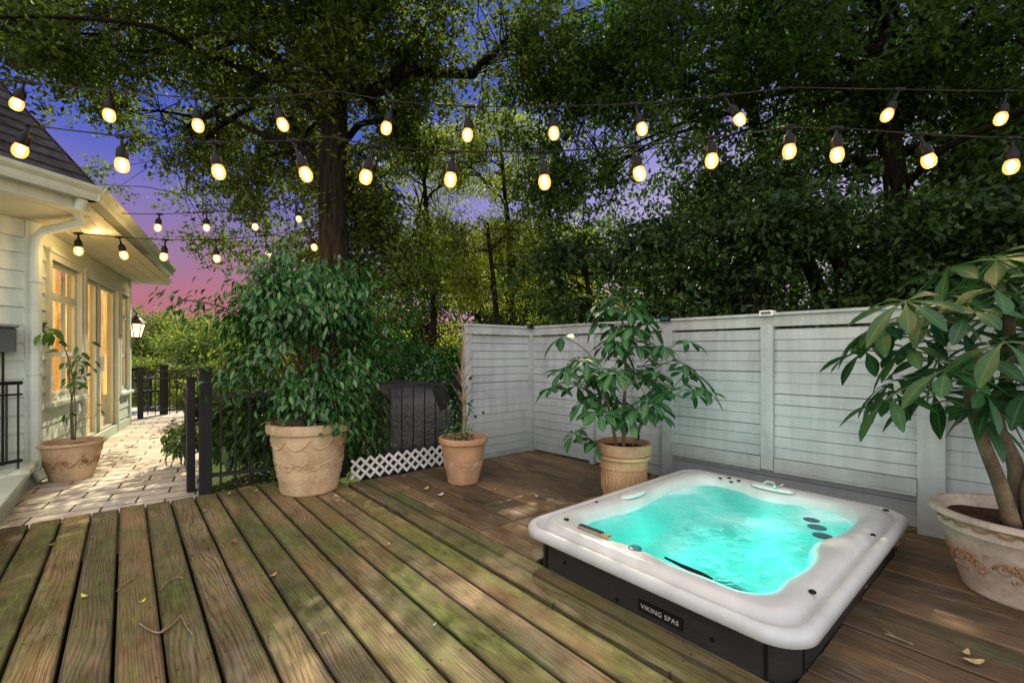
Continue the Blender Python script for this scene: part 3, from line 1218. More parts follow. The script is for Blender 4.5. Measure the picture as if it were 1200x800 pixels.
for q, dark in ((C0 + Vector((-.03, -.06, 0)), True), (P2, True), (P3, False), (P4, False)):
    mb = MB()
    Mx_ = Matrix(((dirF.x, nF.x, 0, q.x), (dirF.y, nF.y, 0, q.y), (0, 0, 1, FT + .033 if not dark else FT + .033), (0, 0, 0, 1)))
    mb.box(-.048, .048, .0, .10, -.028, .014, .006, Mx_)
    s_ = mb.build('solar_light', M['plastic_black'] if dark else M['white'], fn)
    mb = MB()
    mb.box(-.036, .036, .1005, .104, -.018, .004, 0, Mx_)
    mb.build('lens', M['jet'] if dark else M['win_dark'], s_)


# ------------------------------------------------------------------ black metal fences
def metal_fence(a, b, label, z0=0., h=.95, posts=(1, 1), ph=1.06, sp=.105, pw=.088, group=None, third=True, bw=.015):
    a, b = Vector(a), Vector(b)
    t = thing('metal_fence', (a + b) / 2 + Vector((0, 0, z0)), label, 'fence', group)
    m = MB()
    lv = [h, .14] + ([h - .14] if third else [])
    for z_ in lv:
        m = MB()
        m.bar(a + Vector((0, 0, z0 + z_)), b + Vector((0, 0, z0 + z_)), .03, .032)
        m.build('rail', M['black_metal'], t)
    L = (b - a).length
    n = int(L / sp)
    for i in range(1, n):
        q = a.lerp(b, i / n)
        m = MB()
        m.bar(q + Vector((0, 0, z0 + .05)), q + Vector((0, 0, z0 + h)), bw, bw, (0, 1, 0))
        m.build('baluster', M['black_metal'], t)
    for f_, q in zip(posts, (a, b)):
        if f_:
            m = MB()
            m.bar(q + Vector((0, 0, z0 - .02)), q + Vector((0, 0, z0 + ph)), pw, pw, (0, 1, 0))
            m.bar(q + Vector((0, 0, z0 + ph)), q + Vector((0, 0, z0 + ph + .018)), pw + .02, pw + .02, (0, 1, 0))
            m.build('post', M['dark_post'], t)
    return t


metal_fence((.518, 4.67, 0), (1.60, 4.47, 0), 'black metal balustrade with square end post between the patio and the big ficus pot', h=.955, ph=1.05)
metal_fence((1.70, 4.42, 0), (2.78, 4.20, 0), 'black metal balustrade in front of the covered grill, ending at the white fence', h=.86, posts=(0, 1), ph=.98, pw=.05, third=False, bw=.009, sp=.12)
metal_fence((.434, 4.88, 0), (.47, 5.9, 0), 'low black metal gate section running back along the patio behind the end post', h=.86, posts=(1, 0), ph=.97, pw=.06)
metal_fence((.2, 10.9, 0), (1.5, 10.75, 0), 'distant black metal fence closing the far end of the patio', z0=-.03, h=.88, posts=(1, 1), ph=.95)
pp = MB()
q = at(192, 470, 9.0)
pp.bar((q.x, q.y, -.05), (q.x, q.y, .93), .13, .13, (0, 1, 0))
pp.bar((q.x, q.y, .93), (q.x, q.y, .96), .16, .16, (0, 1, 0))
tag(pp.build('fence_post', M['dark_post']), 'dark square post in the middle of the far patio fence', 'post')

# lattice skirting
lt = thing('lattice_panel', (2.15, 4.2, 0), 'low white diamond lattice panel at the foot of the fence before the grill', 'lattice')
A = Vector((1.60, 4.20, .005))
B = Vector((2.72, 4.17, .005))
m_ = MB()
H = .20
Lx = (B - A).length
dx_ = (B - A).normalized()
k = -H
while k < Lx:
    for sgn, o_ in ((1, 0), (-1, .008)):
        a_, b_ = (k, 0.), (k + H, H)
        if sgn < 0:
            a_, b_ = (k + H, 0.), (k, H)
        # clip
        pts = []
        for (s_, z_) in (a_, b_):
            pts.append([s_, z_])
        for e in (0, 1):
            o2 = 1 - e
            if pts[e][0] < 0:
                t = (0 - pts[e][0]) / (pts[o2][0] - pts[e][0])
                pts[e] = [0, pts[e][1] + t * (pts[o2][1] - pts[e][1])]
            if pts[e][0] > Lx:
                t = (Lx - pts[e][0]) / (pts[o2][0] - pts[e][0])
                pts[e] = [Lx, pts[e][1] + t * (pts[o2][1] - pts[e][1])]
        p0 = A + dx_ * pts[0][0] + Vector((0, -o_, pts[0][1]))
        p1 = A + dx_ * pts[1][0] + Vector((0, -o_, pts[1][1]))
        if (p1 - p0).length > .03:
            m_.bar(p0, p1, .007, .024, (0, 0, 1))
    k += .095
m_.build('strips', M['lattice'], lt)


# ------------------------------------------------------------------ covered grill
def grill():
    c = Vector((2.50, 4.80, 0))
    t = thing('covered_grill', (c.x, c.y, GZ), 'grill under a black vinyl cover standing behind the metal balustrade', 'grill')
    ax = Vector((.86, -.5, 0)).normalized()
    ay = Vector((ax.y, -ax.x, 0))
    # rounded hood cross sections along ax
    secs = []
    n = 22
    for i in range(15):
        s_ = -.50 + 1.0 * i / 14
        e = abs(s_) / .50
        top = .62 + .26 * math.sqrt(max(0., 1 - (abs(s_) / .52) ** 2.6))
        hw = .30 * (1 - .12 * e ** 4)
        ring = []
        for k in range(n):
            a_ = PI * k / (n - 1)
            yy = -math.cos(a_) * hw
            zz_ = (.50 + (top - .50) * math.sin(a_) ** .6) if 0 < k < n - 1 else .45
            zz_ += .006 * math.sin(s_ * 13 + k)
            ring.append(c + ax * s_ + ay * yy + Vector((0, 0, zz_)))
        fl = []
        for k, zz_ in ((0, GZ + .1), (n - 1, GZ + .1)):
            yy = -math.cos(PI * k / (n - 1)) * (hw + .02 + .010 * math.sin(s_ * 16))
            fl.append(c + ax * s_ + ay * yy + Vector((0, 0, zz_)))
        secs.append([fl[0]] + ring + [fl[1]])
    m = MB()
    vs = [p for r in secs for p in r]
    w_ = len(secs[0])
    fs = [(i * w_ + k, (i + 1) * w_ + k, (i + 1) * w_ + k + 1, i * w_ + k + 1) for i in range(len(secs) - 1) for k in range(w_ - 1)]
    fs += [tuple(range(w_)), tuple((len(secs) - 1) * w_ + k for k in range(w_))[::-1]]
    m.add(vs, fs)
    o = m.build('cover', M['cover'], t)
    auto_smooth(o, 50)
    m = MB()
    q = c + ax * .22 + ay * -.0
    f = at(505, 455, 4.55)
    m.add([at(506, 456, 4.62), at(520, 452, 4.60), at(523, 478, 4.62), at(516, 482, 4.64)], [(0, 1, 2, 3)])
    m.build('cover_flap', M['dark_post'], t)
    m = MB()
    for sx_ in (-.42, .42):
        for sy in (-.22, .22):
            m = MB()
            m.bar(c + ax * sx_ + ay * sy + Vector((0, 0, GZ)), c + ax * sx_ + ay * sy + Vector((0, 0, GZ + .2)), .04, .04, (0, 1, 0))
            m.build('leg', M['black_metal'], t)


grill()


# ------------------------------------------------------------------ spa tub
def rrect(x0, x1, y0, y1, r, n=16, mod=None):
    pts = []
    cs = [(x1 - r, y1 - r, 0), (x0 + r, y1 - r, 90), (x0 + r, y0 + r, 180), (x1 - r, y0 + r, 270)]
    ne = 16
    for ci, (cx, cy_, a0) in enumerate(cs):
        for k in range(n + 1):
            a = math.radians(a0 + 90 * k / n)
            pts.append([cx + r * math.cos(a), cy_ + r * math.sin(a)])
        nx = cs[(ci + 1) % 4]
        a = math.radians(a0 + 90)
        p0 = pts[-1]
        a2 = math.radians(nx[2])
        p1 = [nx[0] + r * math.cos(a2), nx[1] + r * math.sin(a2)]
        for k in range(1, ne):
            pts.append([p0[0] + (p1[0] - p0[0]) * k / ne, p0[1] + (p1[1] - p0[1]) * k / ne])
    return pts


TX0, TX1, TY0, TY1 = 1.725, 3.67, .515, 1.975
tub = thing('spa_tub', ((TX0 + TX1) / 2, (TY0 + TY1) / 2, GZ), 'square sunken spa tub with white rim, dark skirt and glowing turquoise water', 'spa tub')
levels = [(.05, .158, .14), (.010, .160, .15), (.0, .168, .15), (.0, .196, .15), (.006, .212, .15), (.018, .221, .15), (.034, .222, .15), (.044, .214, .145), (.050, .198, .14),
          (.064, .200, .14), (.086, .232, .14), (.105, .240, .14), (.14, .239, .16), (.165, .232, .18), (.185, .215, .20), (.198, .170, .21), (.212, .08, .22), (.235, -.04, .22), (.26, -.09, .2), (.42, -.11, .2), (.46, -.14, .18), (.50, -.50, .15), (.60, -.55, .1)]


def bumps(x, y, ins):
    """seat shoulders that push the inner edge in and out"""
    if ins < .12:
        return 0, 0
    w_ = min(1., (ins - .12) / .08)
    bx = by = 0
    cx, cy_ = (TX0 + TX1) / 2, (TY0 + TY1) / 2
    # near long edge (x small): shoulder at mid and toward far end
    def gs(t, c, s):
        return math.exp(-((t - c) / s) ** 2)
    if x < cx:
        bx += w_ * (.055 * gs(y, 1.30, .16) + .02 * gs(y, .95, .10) + .03 * gs(y, 1.72, .10)) * min(1, max(0, (cx - x) / .4))
    else:
        bx -= w_ * (.10 * gs(y, 1.25, .17) + .03 * gs(y, .75, .1)) * min(1, max(0, (x - cx) / .4))
    if y < cy_:
        by += w_ * (.075 * gs(x, 2.72, .16) + .03 * gs(x, 2.15, .10)) * min(1, max(0, (cy_ - y) / .3))
    else:
        by -= w_ * (.05 * gs(x, 2.55, .30) + .03 * gs(x, 3.3, .12)) * min(1, max(0, (y - cy_) / .3))
    return bx, by


rings = []
zrings = []
for (ins, z_, r) in levels:
    pts = rrect(TX0 + ins, TX1 - ins, TY0 + ins, TY1 - ins, r)
    ring = []
    for (a, b) in pts:
        bx, by = bumps(a, b, ins)
        ring.append((a + bx, b + by, z_))
    rings.append(ring)
m_ = MB()
nn_ = len(rings[0])
vs = [q for r in rings for q in r]
fs = []
for i in range(len(rings) - 1):
    for k in range(nn_):
        k2 = (k + 1) % nn_
        fs.append((i * nn_ + k, i * nn_ + k2, (i + 1) * nn_ + k2, (i + 1) * nn_ + k))
fs.append(tuple((len(rings) - 1) * nn_ + k for k in range(nn_)))
m_.add(vs, fs)
m_.build('shell', M['acrylic'], tub, smooth=True)
m_ = MB()
wl = .170
wr = rings[14]
c = ((TX0 + TX1) / 2, (TY0 + TY1) / 2)
# water sheet as a fine ring fan so its surface can ripple
NR = 24
vs, fs = [], []
for j in range(NR + 1):
    t = j / NR
    for (a, b, _) in rings[15]:
        xx = c[0] + (a - c[0]) * 1.004 * (1 - t)
        yy = c[1] + (b - c[1]) * 1.004 * (1 - t)
        zz_ = wl + .0035 * math.sin(xx * 21 + yy * 9) * math.sin(yy * 25 - xx * 7) + .002 * math.sin(xx * 47 + 1) * math.sin(yy * 39)
        vs.append((xx, yy, zz_))
for j in range(NR):
    for k in range(nn_):
        k2 = (k + 1) % nn_
        fs.append((j * nn_ + k, j * nn_ + k2, (j + 1) * nn_ + k2, (j + 1) * nn_ + k))
m_.add(vs, fs)
m_.build('water', M['water'], tub, smooth=True)
# skirt
m_ = MB()
sk0 = rrect(TX0 + .065, TX1 - .065, TY0 + .065, TY1 - .065, .14)
vs = [(a, b, .13) for a, b in sk0] + [(a, b, GZ + .02) for a, b in sk0]
m_.add(vs, [(k, (k + 1) % nn_, nn_ + (k + 1) % nn_, nn_ + k) for k in range(nn_)])
m_.build('skirt', M['skirt'], tub, smooth=True)
m_ = MB()
xs = TX0 + .065
for yy in (1.80, .66):
    m_.box(xs - .004, xs + .002, yy - .006, yy + .006, -.05, .125)
for xx in (1.93, 3.5):
    m_.box(xx - .006, xx + .006, TY0 + .061, TY0 + .067, -.05, .125)
m_.build('skirt_seam', M['plastic_black'], tub)
m_ = MB()
for (yy, zz_) in ((1.66, .075), (.86, .05), (1.32, .02)):
    m_.lathe((0, 0, 0), [(.001, 0), (.009, 0), (.011, .004), (.001, .005)], 10)
    # move last lathe onto the skirt face
    nv = 40
    for i in range(len(m_.v) - nv, len(m_.v)):
        a, b, cc = m_.v[i]
        m_.v[i] = (xs - cc - .001, yy + a, zz_ + b)
m_.build('bolt', M['plastic_black'], tub)
# badge with its lettering
bg_ = MB()
by0, by1 = .985, 1.20
bg_.box(xs - .008, xs + .002, by0, by1, .025, .075)
badge = bg_.build('badge', M['plastic_black'], tub)
cu = bpy.data.curves.new('txt', 'FONT')
cu.body = 'VIKING SPAS'
cu.size = .031
cu.extrude = .0008
cu.align_x = 'CENTER'
cu.align_y = 'CENTER'
cu.space_character = 1.12
to = bpy.data.objects.new('txt', cu)
COL.objects.link(to)
bpy.context.view_layer.update()
dg_ = bpy.context.evaluated_depsgraph_get()
me = bpy.data.meshes.new_from_object(to.evaluated_get(dg_))
bpy.data.objects.remove(to)
me.materials.clear()
me.materials.append(M['silver'])
wx = max(v.co.x for v in me.vertices) - min(v.co.x for v in me.vertices)
sc_ = (by1 - by0 - .03) / wx
R_ = Matrix(((0, 0, -1, xs - .0095), (-1, 0, 0, (by0 + by1) / 2), (0, 1, 0, .050), (0, 0, 0, 1)))
me.transform(R_ @ Matrix.Scale(sc_, 4))
me.transform(Matrix.Translation(-world_loc(badge)))
lo_ = bpy.data.objects.new('lettering', me)
COL.objects.link(lo_)
lo_.parent = badge


def disc(mb, c, r, h=.006, sx=1., sy=1., rot=0., dome=True):
    n = 18
    vs = []
    for (rr, z_) in ((1., 0), (1., h * .6), (.8, h), (.35, h)):
        for k in range(n):
            a = 2 * PI * k / n
            x_, y_ = rr * r * sx * math.cos(a), rr * r * sy * math.sin(a)
            vs.append((c[0] + x_ * math.cos(rot) - y_ * math.sin(rot), c[1] + x_ * math.sin(rot) + y_ * math.cos(rot), c[2] + z_))
    fs = [(j * n + k, j * n + (k + 1) % n, (j + 1) * n + (k + 1) % n, (j + 1) * n + k) for j in range(3) for k in range(n)]
    fs.append(tuple(3 * n + k for k in range(n)))
    mb.add(vs, fs)


# fittings, placed on the shell
RT = .240
for (xx, yy, sx_, sy) in ((2.62, 1.80, 2.6, .8), (3.47, 1.24, .8, 2.6)):
    m_ = MB()
    disc(m_, (xx, yy, RT - .003), .055, .022, sx_, sy)
    m_.build('pillow', M['acrylic'], tub, smooth=True)
m_ = MB()
q = [Vector((3.47, 1.30, RT + .02)), Vector((3.47, 1.27, RT + .045)), Vector((3.45, 1.22, RT + .05)), Vector((3.41, 1.20, RT + .035))]
m_.tube(q, .008, 8)
m_.tube([Vector((3.49, 1.20, RT + .02)), Vector((3.47, 1.17, RT + .045))], .006, 8)
m_.build('waterfall_spout', M['silver'], tub)
m_ = MB()
m_.box(1.885, 1.925, 1.45, 1.66, RT - .002, RT + .012, .006)
pn_ = m_.build('control_panel', M['chrome'], tub)
m_ = MB()
m_.box(1.892, 1.917, 1.50, 1.655, RT + .0125, RT + .016)
m_.build('display', M['win_dark'], pn_)
for (xx, yy, r) in ((1.905, 1.30, .034), (1.93, 1.78, .016), (3.53, .62, .016), (2.10, .60, .014), (3.50, 1.48, .014), (3.52, 1.56, .014), (3.46, 1.60, .014), (3.42, 1.50, .014), (2.3, 1.86, .012), (3.0, .58, .012)):
    m_ = MB()
    disc(m_, (xx, yy, RT - .004), r, .008)
    m_.build('cap', M['jet'] if r > .02 else M['plastic_black'], tub, smooth=True)
for (xx, yy, r) in ((3.20, .92, .045), (3.09, .86, .050), (2.97, .80, .050), (2.00, .86, .036), (2.52, 1.36, .030)):
    m_ = MB()
    disc(m_, (xx, yy, wl + .0035 if r > .031 else wl - .010), r, .002)
    m_.build('jet', M['jet'], tub, smooth=True)
m_ = MB()
pts = [Vector((1.958, 1.17, .222)), Vector((1.946, 1.08, .220)), Vector((1.938, .98, .220)), Vector((1.936, .93, .218))]
m_.tube(pts, [.005, .009, .011, .006], 8)  # black strip standing in for the pillow's shadow at the inner edge
m_.build('pillow_shadow_strip', M['plastic_black'], tub, smooth=True)
for (xx, yy) in ((2.35, 1.2), (2.75, 1.35), (3.15, 1.15)):
    pl = bpy.data.lights.new('pool_lamp', 'POINT')
    pl.energy = 11
    pl.color = (.22, 1., .90)
    pl.shadow_soft_size = .3
    po = bpy.data.objects.new('underwater_lamp', pl)
    po.location = Vector((xx, yy, .02)) - world_loc(tub)
    po.parent = tub
    COL.objects.link(po)


# ------------------------------------------------------------------ pots
def pot_base(t, c, rt, rb, h, mat, bands=(.55,), rimh=.13, tilt=0.):
    m = MB()
    prof = [(rb * .96, 0), (rb, .012)]
    n = 14
    H1 = h * (1 - rimh)
    for i in range(n + 1):
        f = i / n
        z_ = .012 + (H1 - .012) * f
        r = rb + (rt * .90 - rb) * f ** 1.0
        for b in bands:
            r += .010 * math.exp(-((f - b) / .022) ** 2) * rt / .3
        prof.append((r, z_))
    prof += [(rt * .94, H1 + .004), (rt * .985, H1 + .012), (rt, H1 + h * rimh * .4), (rt * .995, h - .01), (rt * .975, h), (rt * .90, h), (rt * .875, h - .02), (rt * .82, h * .78)]
    m.lathe(c, prof, 56)
    o = m.build('pot', mat, t)
    auto_smooth(o, 35)
    m = MB()
    n = 28
    vs = [(c.x, c.y, c.z + h * .87)]
    for k in range(n):
        a = 2 * PI * k / n
        vs.append((c.x + rt * .85 * math.cos(a), c.y + rt * .85 * math.sin(a), c.z + h * .85 + random.uniform(-.008, .008)))
    m.add(vs, [(0, k + 1, (k + 1) % n + 1) for k in range(n)])
    m.build('soil', M['soil'], t)
    return o


def pot_relief(o, c, rt, rb, h, mat, z0, z1, kind='floral', rimh=.13, nrep=9):
    """raised garland / flower ornament pressed on the outside of the pot"""
    m = MB()
    H1 = h * (1 - rimh)

    def R(z_):
        return rb + (rt * .90 - rb) * ((z_ - .012) / (H1 - .012))

    def P(a, z_, o_=.002):
        r = R(z_) + o_
        return Vector((c.x + r * math.cos(a), c.y + r * math.sin(a), c.z + z_))
    zm = (z0 + z1) / 2
    amp = (z1 - z0) / 2
    sc = rt / .34
    for k in range(nrep):
        a0 = 2 * PI * k / nrep
        da = 2 * PI / nrep
        if kind == 'floral':
            # scroll stem
            pts = [P(a0 + da * t, zm + amp * .6 * math.sin(t * 2 * PI)) for t in np.linspace(0, 1, 12)]
            m.tube(pts, [.005 * sc] * 12, 5)
            # spirals
            for (ac, zc, sg) in ((a0 + da * .25, zm + amp * .1, 1), (a0 + da * .75, zm - amp * .1, -1)):
                sp_ = []
                for t in np.linspace(0, 1, 14):
                    rr = amp * .55 * (1 - t * .8)
                    th = sg * t * 3.2 * PI
                    sp_.append(P(ac + rr * math.cos(th) / R(zm), zc + rr * math.sin(th)))
                m.tube(sp_, [.0045 * sc * (1 - .5 * t) for t in np.linspace(0, 1, 14)], 5)
            # rosette
            for j in range(6):
                th = j * PI / 3
                q = P(a0 + da * .5 + .02 * sc * math.cos(th) / R(zm), zm + .02 * sc * math.sin(th) + amp * .3, .001)
                m.ball(q, .009 * sc, 1., 7, 4)
            m.ball(P(a0 + da * .5, zm + amp * .3, .004), .008 * sc, 1, 7, 4)
            for j in range(7):
                q = P(a0 + da * random.random(), random.uniform(z0, z1), .0)
                m.ball(q, random.uniform(.006, .012) * sc, 1., 6, 4)
        elif kind == 'swag':
            pts = [P(a0 + da * t, z1 - (z1 - z0) * math.sin(t * PI) ** .8) for t in np.linspace(0, 1, 12)]
            m.tube(pts, [.004 * sc + .004 * sc * math.sin(t * PI) for t in np.linspace(0, 1, 12)], 6)
            m.ball(P(a0, z1, .003), .012 * sc, 1, 8, 5)
        elif kind == 'beads':
            for j in range(4):
                m.ball(P(a0 + da * j / 4, zm + .004 * (j % 2), .001), amp * .9, 1, 7, 4)
        elif kind == 'flutes':
            m.tube([P(a0, z0, -.002), P(a0, zm, .004), P(a0, z1, -.002)], [.006 * sc, .009 * sc, .008 * sc], 6)
    r_ = m.build('relief', mat, o, smooth=True)
    return r_


def stems_mesh(t, specs, mat, name='stem'):
    for (pts, rad) in specs:
        m = MB()
        m.tube(pts, rad, 9)
        m.build(name, mat, t, smooth=True)


def spline(pts, n=10):
    """Catmull-Rom through points"""
    P = [Vector(p) for p in pts]
    P = [P[0] * 2 - P[1]] + P + [P[-1] * 2 - P[-2]]
    out = []
    for i in range(1, len(P) - 2):
        for k in range(n):
            t = k / n
            a, b, c, d = P[i - 1], P[i], P[i + 1], P[i + 2]
            out.append(.5 * ((2 * b) + (c - a) * t + (2 * a - 5 * b + 4 * c - d) * t * t + (3 * b - a - 3 * c + d) * t ** 3))
    out.append(P[-2])
    return out


# --- ficus in the big sandy pot
def ficus():
    c = Vector((0, 0, 0)) + at(363, 0, 3.98)
    c.z = 0
    t = thing('potted_ficus', c, 'bushy glossy weeping ficus in a big sandy clay pot by the balustrade', 'potted plant')
    h, rt, rb = .60, .345, .235
    o = pot_base(t, c, rt, rb, h, M['clay'], (.30, .62), .15)
    pot_relief(o, c, rt, rb, h, M['clay'], .40, .47, 'swag', .15, 10)
    pot_relief(o, c, rt, rb, h, M['clay'], .20, .30, 'floral', .15, 8)
    top = Vector((c.x, c.y, .5))
    R_ = Vector((CS, -SN, 0))
    F_ = Vector((SN, CS, 0))
    st = []
    heads = []
    trunk_top = top + Vector((.0, 0, .55)) + R_ * .02
    for k in range(3):
        a = 2.1 * k
        b0 = top + Vector((.04 * math.cos(a), .04 * math.sin(a), 0))
        pts = [b0]
        for j in range(1, 6):
            f = j / 5
            pts.append(b0.lerp(trunk_top, f) + Vector((.045 * math.cos(a + f * 5), .045 * math.sin(a + f * 5), 0)))
        st.append((spline(pts, 4), [.024 - .006 * i / 20 for i in range(21)]))
    br = MB()
    for k in range(92):
        a = random.uniform(0, 2 * PI)
        hz = random.random() ** .8
        z_ = .62 + 1.33 * hz
        prof = .16 + .62 * math.sin(min(1., (hz + .04)) * PI * .86) ** 1.1
        rr = random.uniform(.25, 1.) ** .7 * prof * (1.28 if random.random() < .28 else 1.)
        if (math.cos(a) < -.2 and z_ < 1.0 and rr > .3) or mnoise.noise(Vector((math.cos(a) * 1.3, math.sin(a) * 1.3, z_ * 1.6))) < -.24:
            continue
        e = Vector((c.x, c.y, z_)) + R_ * (rr * math.cos(a) * 1.05 - .03) + F_ * (rr * math.sin(a) * .85)
        s0 = Vector((c.x, c.y, max(.62, min(1.2, z_ * .6)))) + R_ * random.uniform(-.05, .05)
        mid = s0.lerp(e, .55) + Vector((0, 0, .16))
        pts = spline([s0, mid, e, e + (e - mid) * .25 + Vector((0, 0, -.10))], 5)
        n_ = len(pts)
        br.tube(pts, [.009 * (1 - .85 * i / n_) + .0015 for i in range(n_)], 5)
        heads.append(pts)
    stems_mesh(t, st, M['stem'])
    br.build('branches', M['stem'], t, smooth=True)
    P, D, L, W, Nn = [], [], [], [], []
    for pts in heads:
        npts = len(pts)
        for _ in range(105):
            i = int(random.uniform(.35, 1) * (npts - 1))
            q = pts[i] + Vector((random.gauss(0, .085), random.gauss(0, .085), random.gauss(-.03, .085)))
            out = (q - Vector((c.x, c.y, q.z)))
            if out.length < .01:
                out = Vector((1, 0, 0))
            out.normalize()
            d = out * random.uniform(.1, .9) + Vector((random.gauss(0, .5), random.gauss(0, .5), random.uniform(-1.3, -.1)))
            d.normalize()
            P.append(q)
            D.append(d)
            L.append(random.uniform(.045, .075))
            W.append(random.uniform(.026, .038))
            Nn.append(out + Vector((random.gauss(0, .5), random.gauss(0, .5), random.uniform(.2, 1.1))))
    V, F = leaf_strips(np.array(P), np.array(D), norm(np.array(Nn)), np.array(L), np.array(W), .25, .25, 3, (0.1, .9, .85, 0.))
    np_mesh('foliage', V, F, M['ficus_leaf'], t, True)


ficus()


def umbrella_foliage(nodes, L0, leaf_w, rngl, droop):
    """palmate leaves: nodes = list of (petiole end, outward dir, scale)"""
    P, D, Nn, L, W, DR = [], [], [], [], [], []
    for (q, od, sc) in nodes:
        od = od.normalized()
        up = Vector((0, 0, 1))
        # plane of the umbrella tilts outwards
        nrm_ = (up * .95 + od * random.uniform(.2, .8) + Vector((random.gauss(0, .15), random.gauss(0, .15), 0))).normalized()
        a1 = nrm_.cross(up if abs(nrm_.z) < .95 else Vector((1, 0, 0))).normalized()
        a2 = nrm_.cross(a1)
        k = random.randint(*rngl)
        ph = random.uniform(0, 6)
        for i in range(k):
            a = ph + 2 * PI * i / k + random.uniform(-.12, .12)
            d = (a1 * math.cos(a) + a2 * math.sin(a)) + nrm_ * random.uniform(-.22, .14)
            d.normalize()
            P.append(q)
            D.append(d)
            Nn.append(nrm_ + Vector((random.gauss(0, .08), random.gauss(0, .08), 0)))
            L.append(L0 * sc * random.uniform(.8, 1.15))
            W.append(leaf_w * sc * random.uniform(.85, 1.1))
            DR.append(random.uniform(*droop))
    return leaf_strips(np.array(P), np.array(D), norm(np.array(Nn)), np.array(L), np.array(W), np.array(DR), .13, 7,
                       (.05, .12, .30, .58, .88, 1., .80, .16))


def umbrella_plant(t, c, zt, heads, L0, lw, stem_specs, leaf_mat, droop=(.25, .6), nl=(7, 9), avoid=None):
    """heads: (centre, n leaves, petiole length)"""
    stems_mesh(t, stem_specs, M['stem'])
    nodes = []
    for (hc, n, pl) in heads:
        for i in range(n):
            a = i * 2.399 + random.uniform(-.3, .3)
            el = random.uniform(-.35, .75)
            od = Vector((math.cos(a) * math.cos(el), math.sin(a) * math.cos(el), math.sin(el)))
            ln = pl * random.uniform(.65, 1.15)
            e = hc + od * ln + Vector((0, 0, -.03))
            if avoid is not None and avoid(e):
                continue
            s_ = hc + Vector((0, 0, -.08 * random.random()))
            pts = [s_, s_.lerp(e, .5) + Vector((0, 0, .04)), e]
            pet = MB()
            pet.tube(spline(pts, 4), .0042, 5)
            pet.build('petiole', M['green_stem'], t, smooth=True)
            nodes.append((e, Vector((od.x, od.y, 0)) + Vector((0, 0, .01)), random.uniform(.8, 1.12)))
    V, F = umbrella_foliage(nodes, L0, lw, nl, droop)
    o = np_mesh('foliage', V, F, leaf_mat, t, True)
    at2 = o.data.attributes.new('mid', 'FLOAT', 'POINT')
    at2.data.foreach_set('value', np.tile([0., 1., 0.], len(V) // 3).astype(np.float32))


def mid_umbrella():
    c = at(731, 0, 3.72)
    c.z = 0
    t = thing('potted_umbrella_plant', c, 'umbrella plant in a fluted golden pot behind the spa tub', 'potted plant', None)
    h, rt, rb = .37, .215, .165
    o = pot_base(t, c, rt, rb, h, M['clay_gold'], (.80,), .10)
    pot_relief(o, c, rt, rb, h, M['clay_gold'], .03, .22, 'flutes', .10, 30)
    pot_relief(o, c, rt, rb, h, M['clay_red'], .255, .275, 'beads', .10, 16)
    m = MB()
    m.lathe(c + Vector((0, 0, h - .06)), [(.178, 0), (.198, .07), (.216, .072), (.222, .15), (.214, .158), (.195, .156), (.188, .10)], 48)
    ip = m.build('inner_pot', M['terracotta'], t)
    auto_smooth(ip, 35)
    m = MB()
    m.lathe(c + Vector((0, 0, h + .045)), [(.001, .0), (.190, .0), (.190, .006), (.001, .012)], 30)
    m.build('soil', M['soil'], t)
    z0 = h + .04
    st = []
    B = [c + Vector((0, 0, z0)), c + Vector((.03, .02, .7)), c + Vector((.01, -.01, 1.1)), c + Vector((.0, .03, 1.62))]
    st.append((spline(B, 6), [.017 - .008 * i / 18 for i in range(19)]))
    B = [c + Vector((-.05, .03, z0)), c + Vector((-.12, .06, .75)), c + Vector((-.20, .12, 1.10))]
    st.append((spline(B, 6), [.014 - .005 * i / 12 for i in range(13)]))
    B = [c + Vector((.06, -.04, z0)), c + Vector((.12, -.12, .7)), c + Vector((.2, -.2, 1.05))]
    st.append((spline(B, 6), [.013 - .004 * i / 12 for i in range(13)]))
    Rr = Vector((CS, -SN, 0))
    Fw = Vector((SN, CS, 0))
    hd = []
    for (r_, f_, z_, n, pl) in ((0, 0, 1.58, 8, .20), (.03, -.02, 1.32, 9, .26), (-.22, -.05, 1.16, 8, .34), (.24, -.05, 1.14, 8, .34), (0, -.15, .98, 8, .30), (-.36, -.1, .96, 5, .26), (.36, -.1, .92, 6, .28),
                                (-.15, -.12, .72, 6, .24), (.10, -.15, .74, 5, .2), (-.33, .0, .50, 3, .12)):
        hd.append((c + Rr * r_ + Fw * f_ + Vector((0, 0, z_)), n, pl))
    umbrella_plant(t, c, 0, hd, .172, .065, st, M['scheff_leaf_b'], (.12, .65), (6, 8))


mid_umbrella()


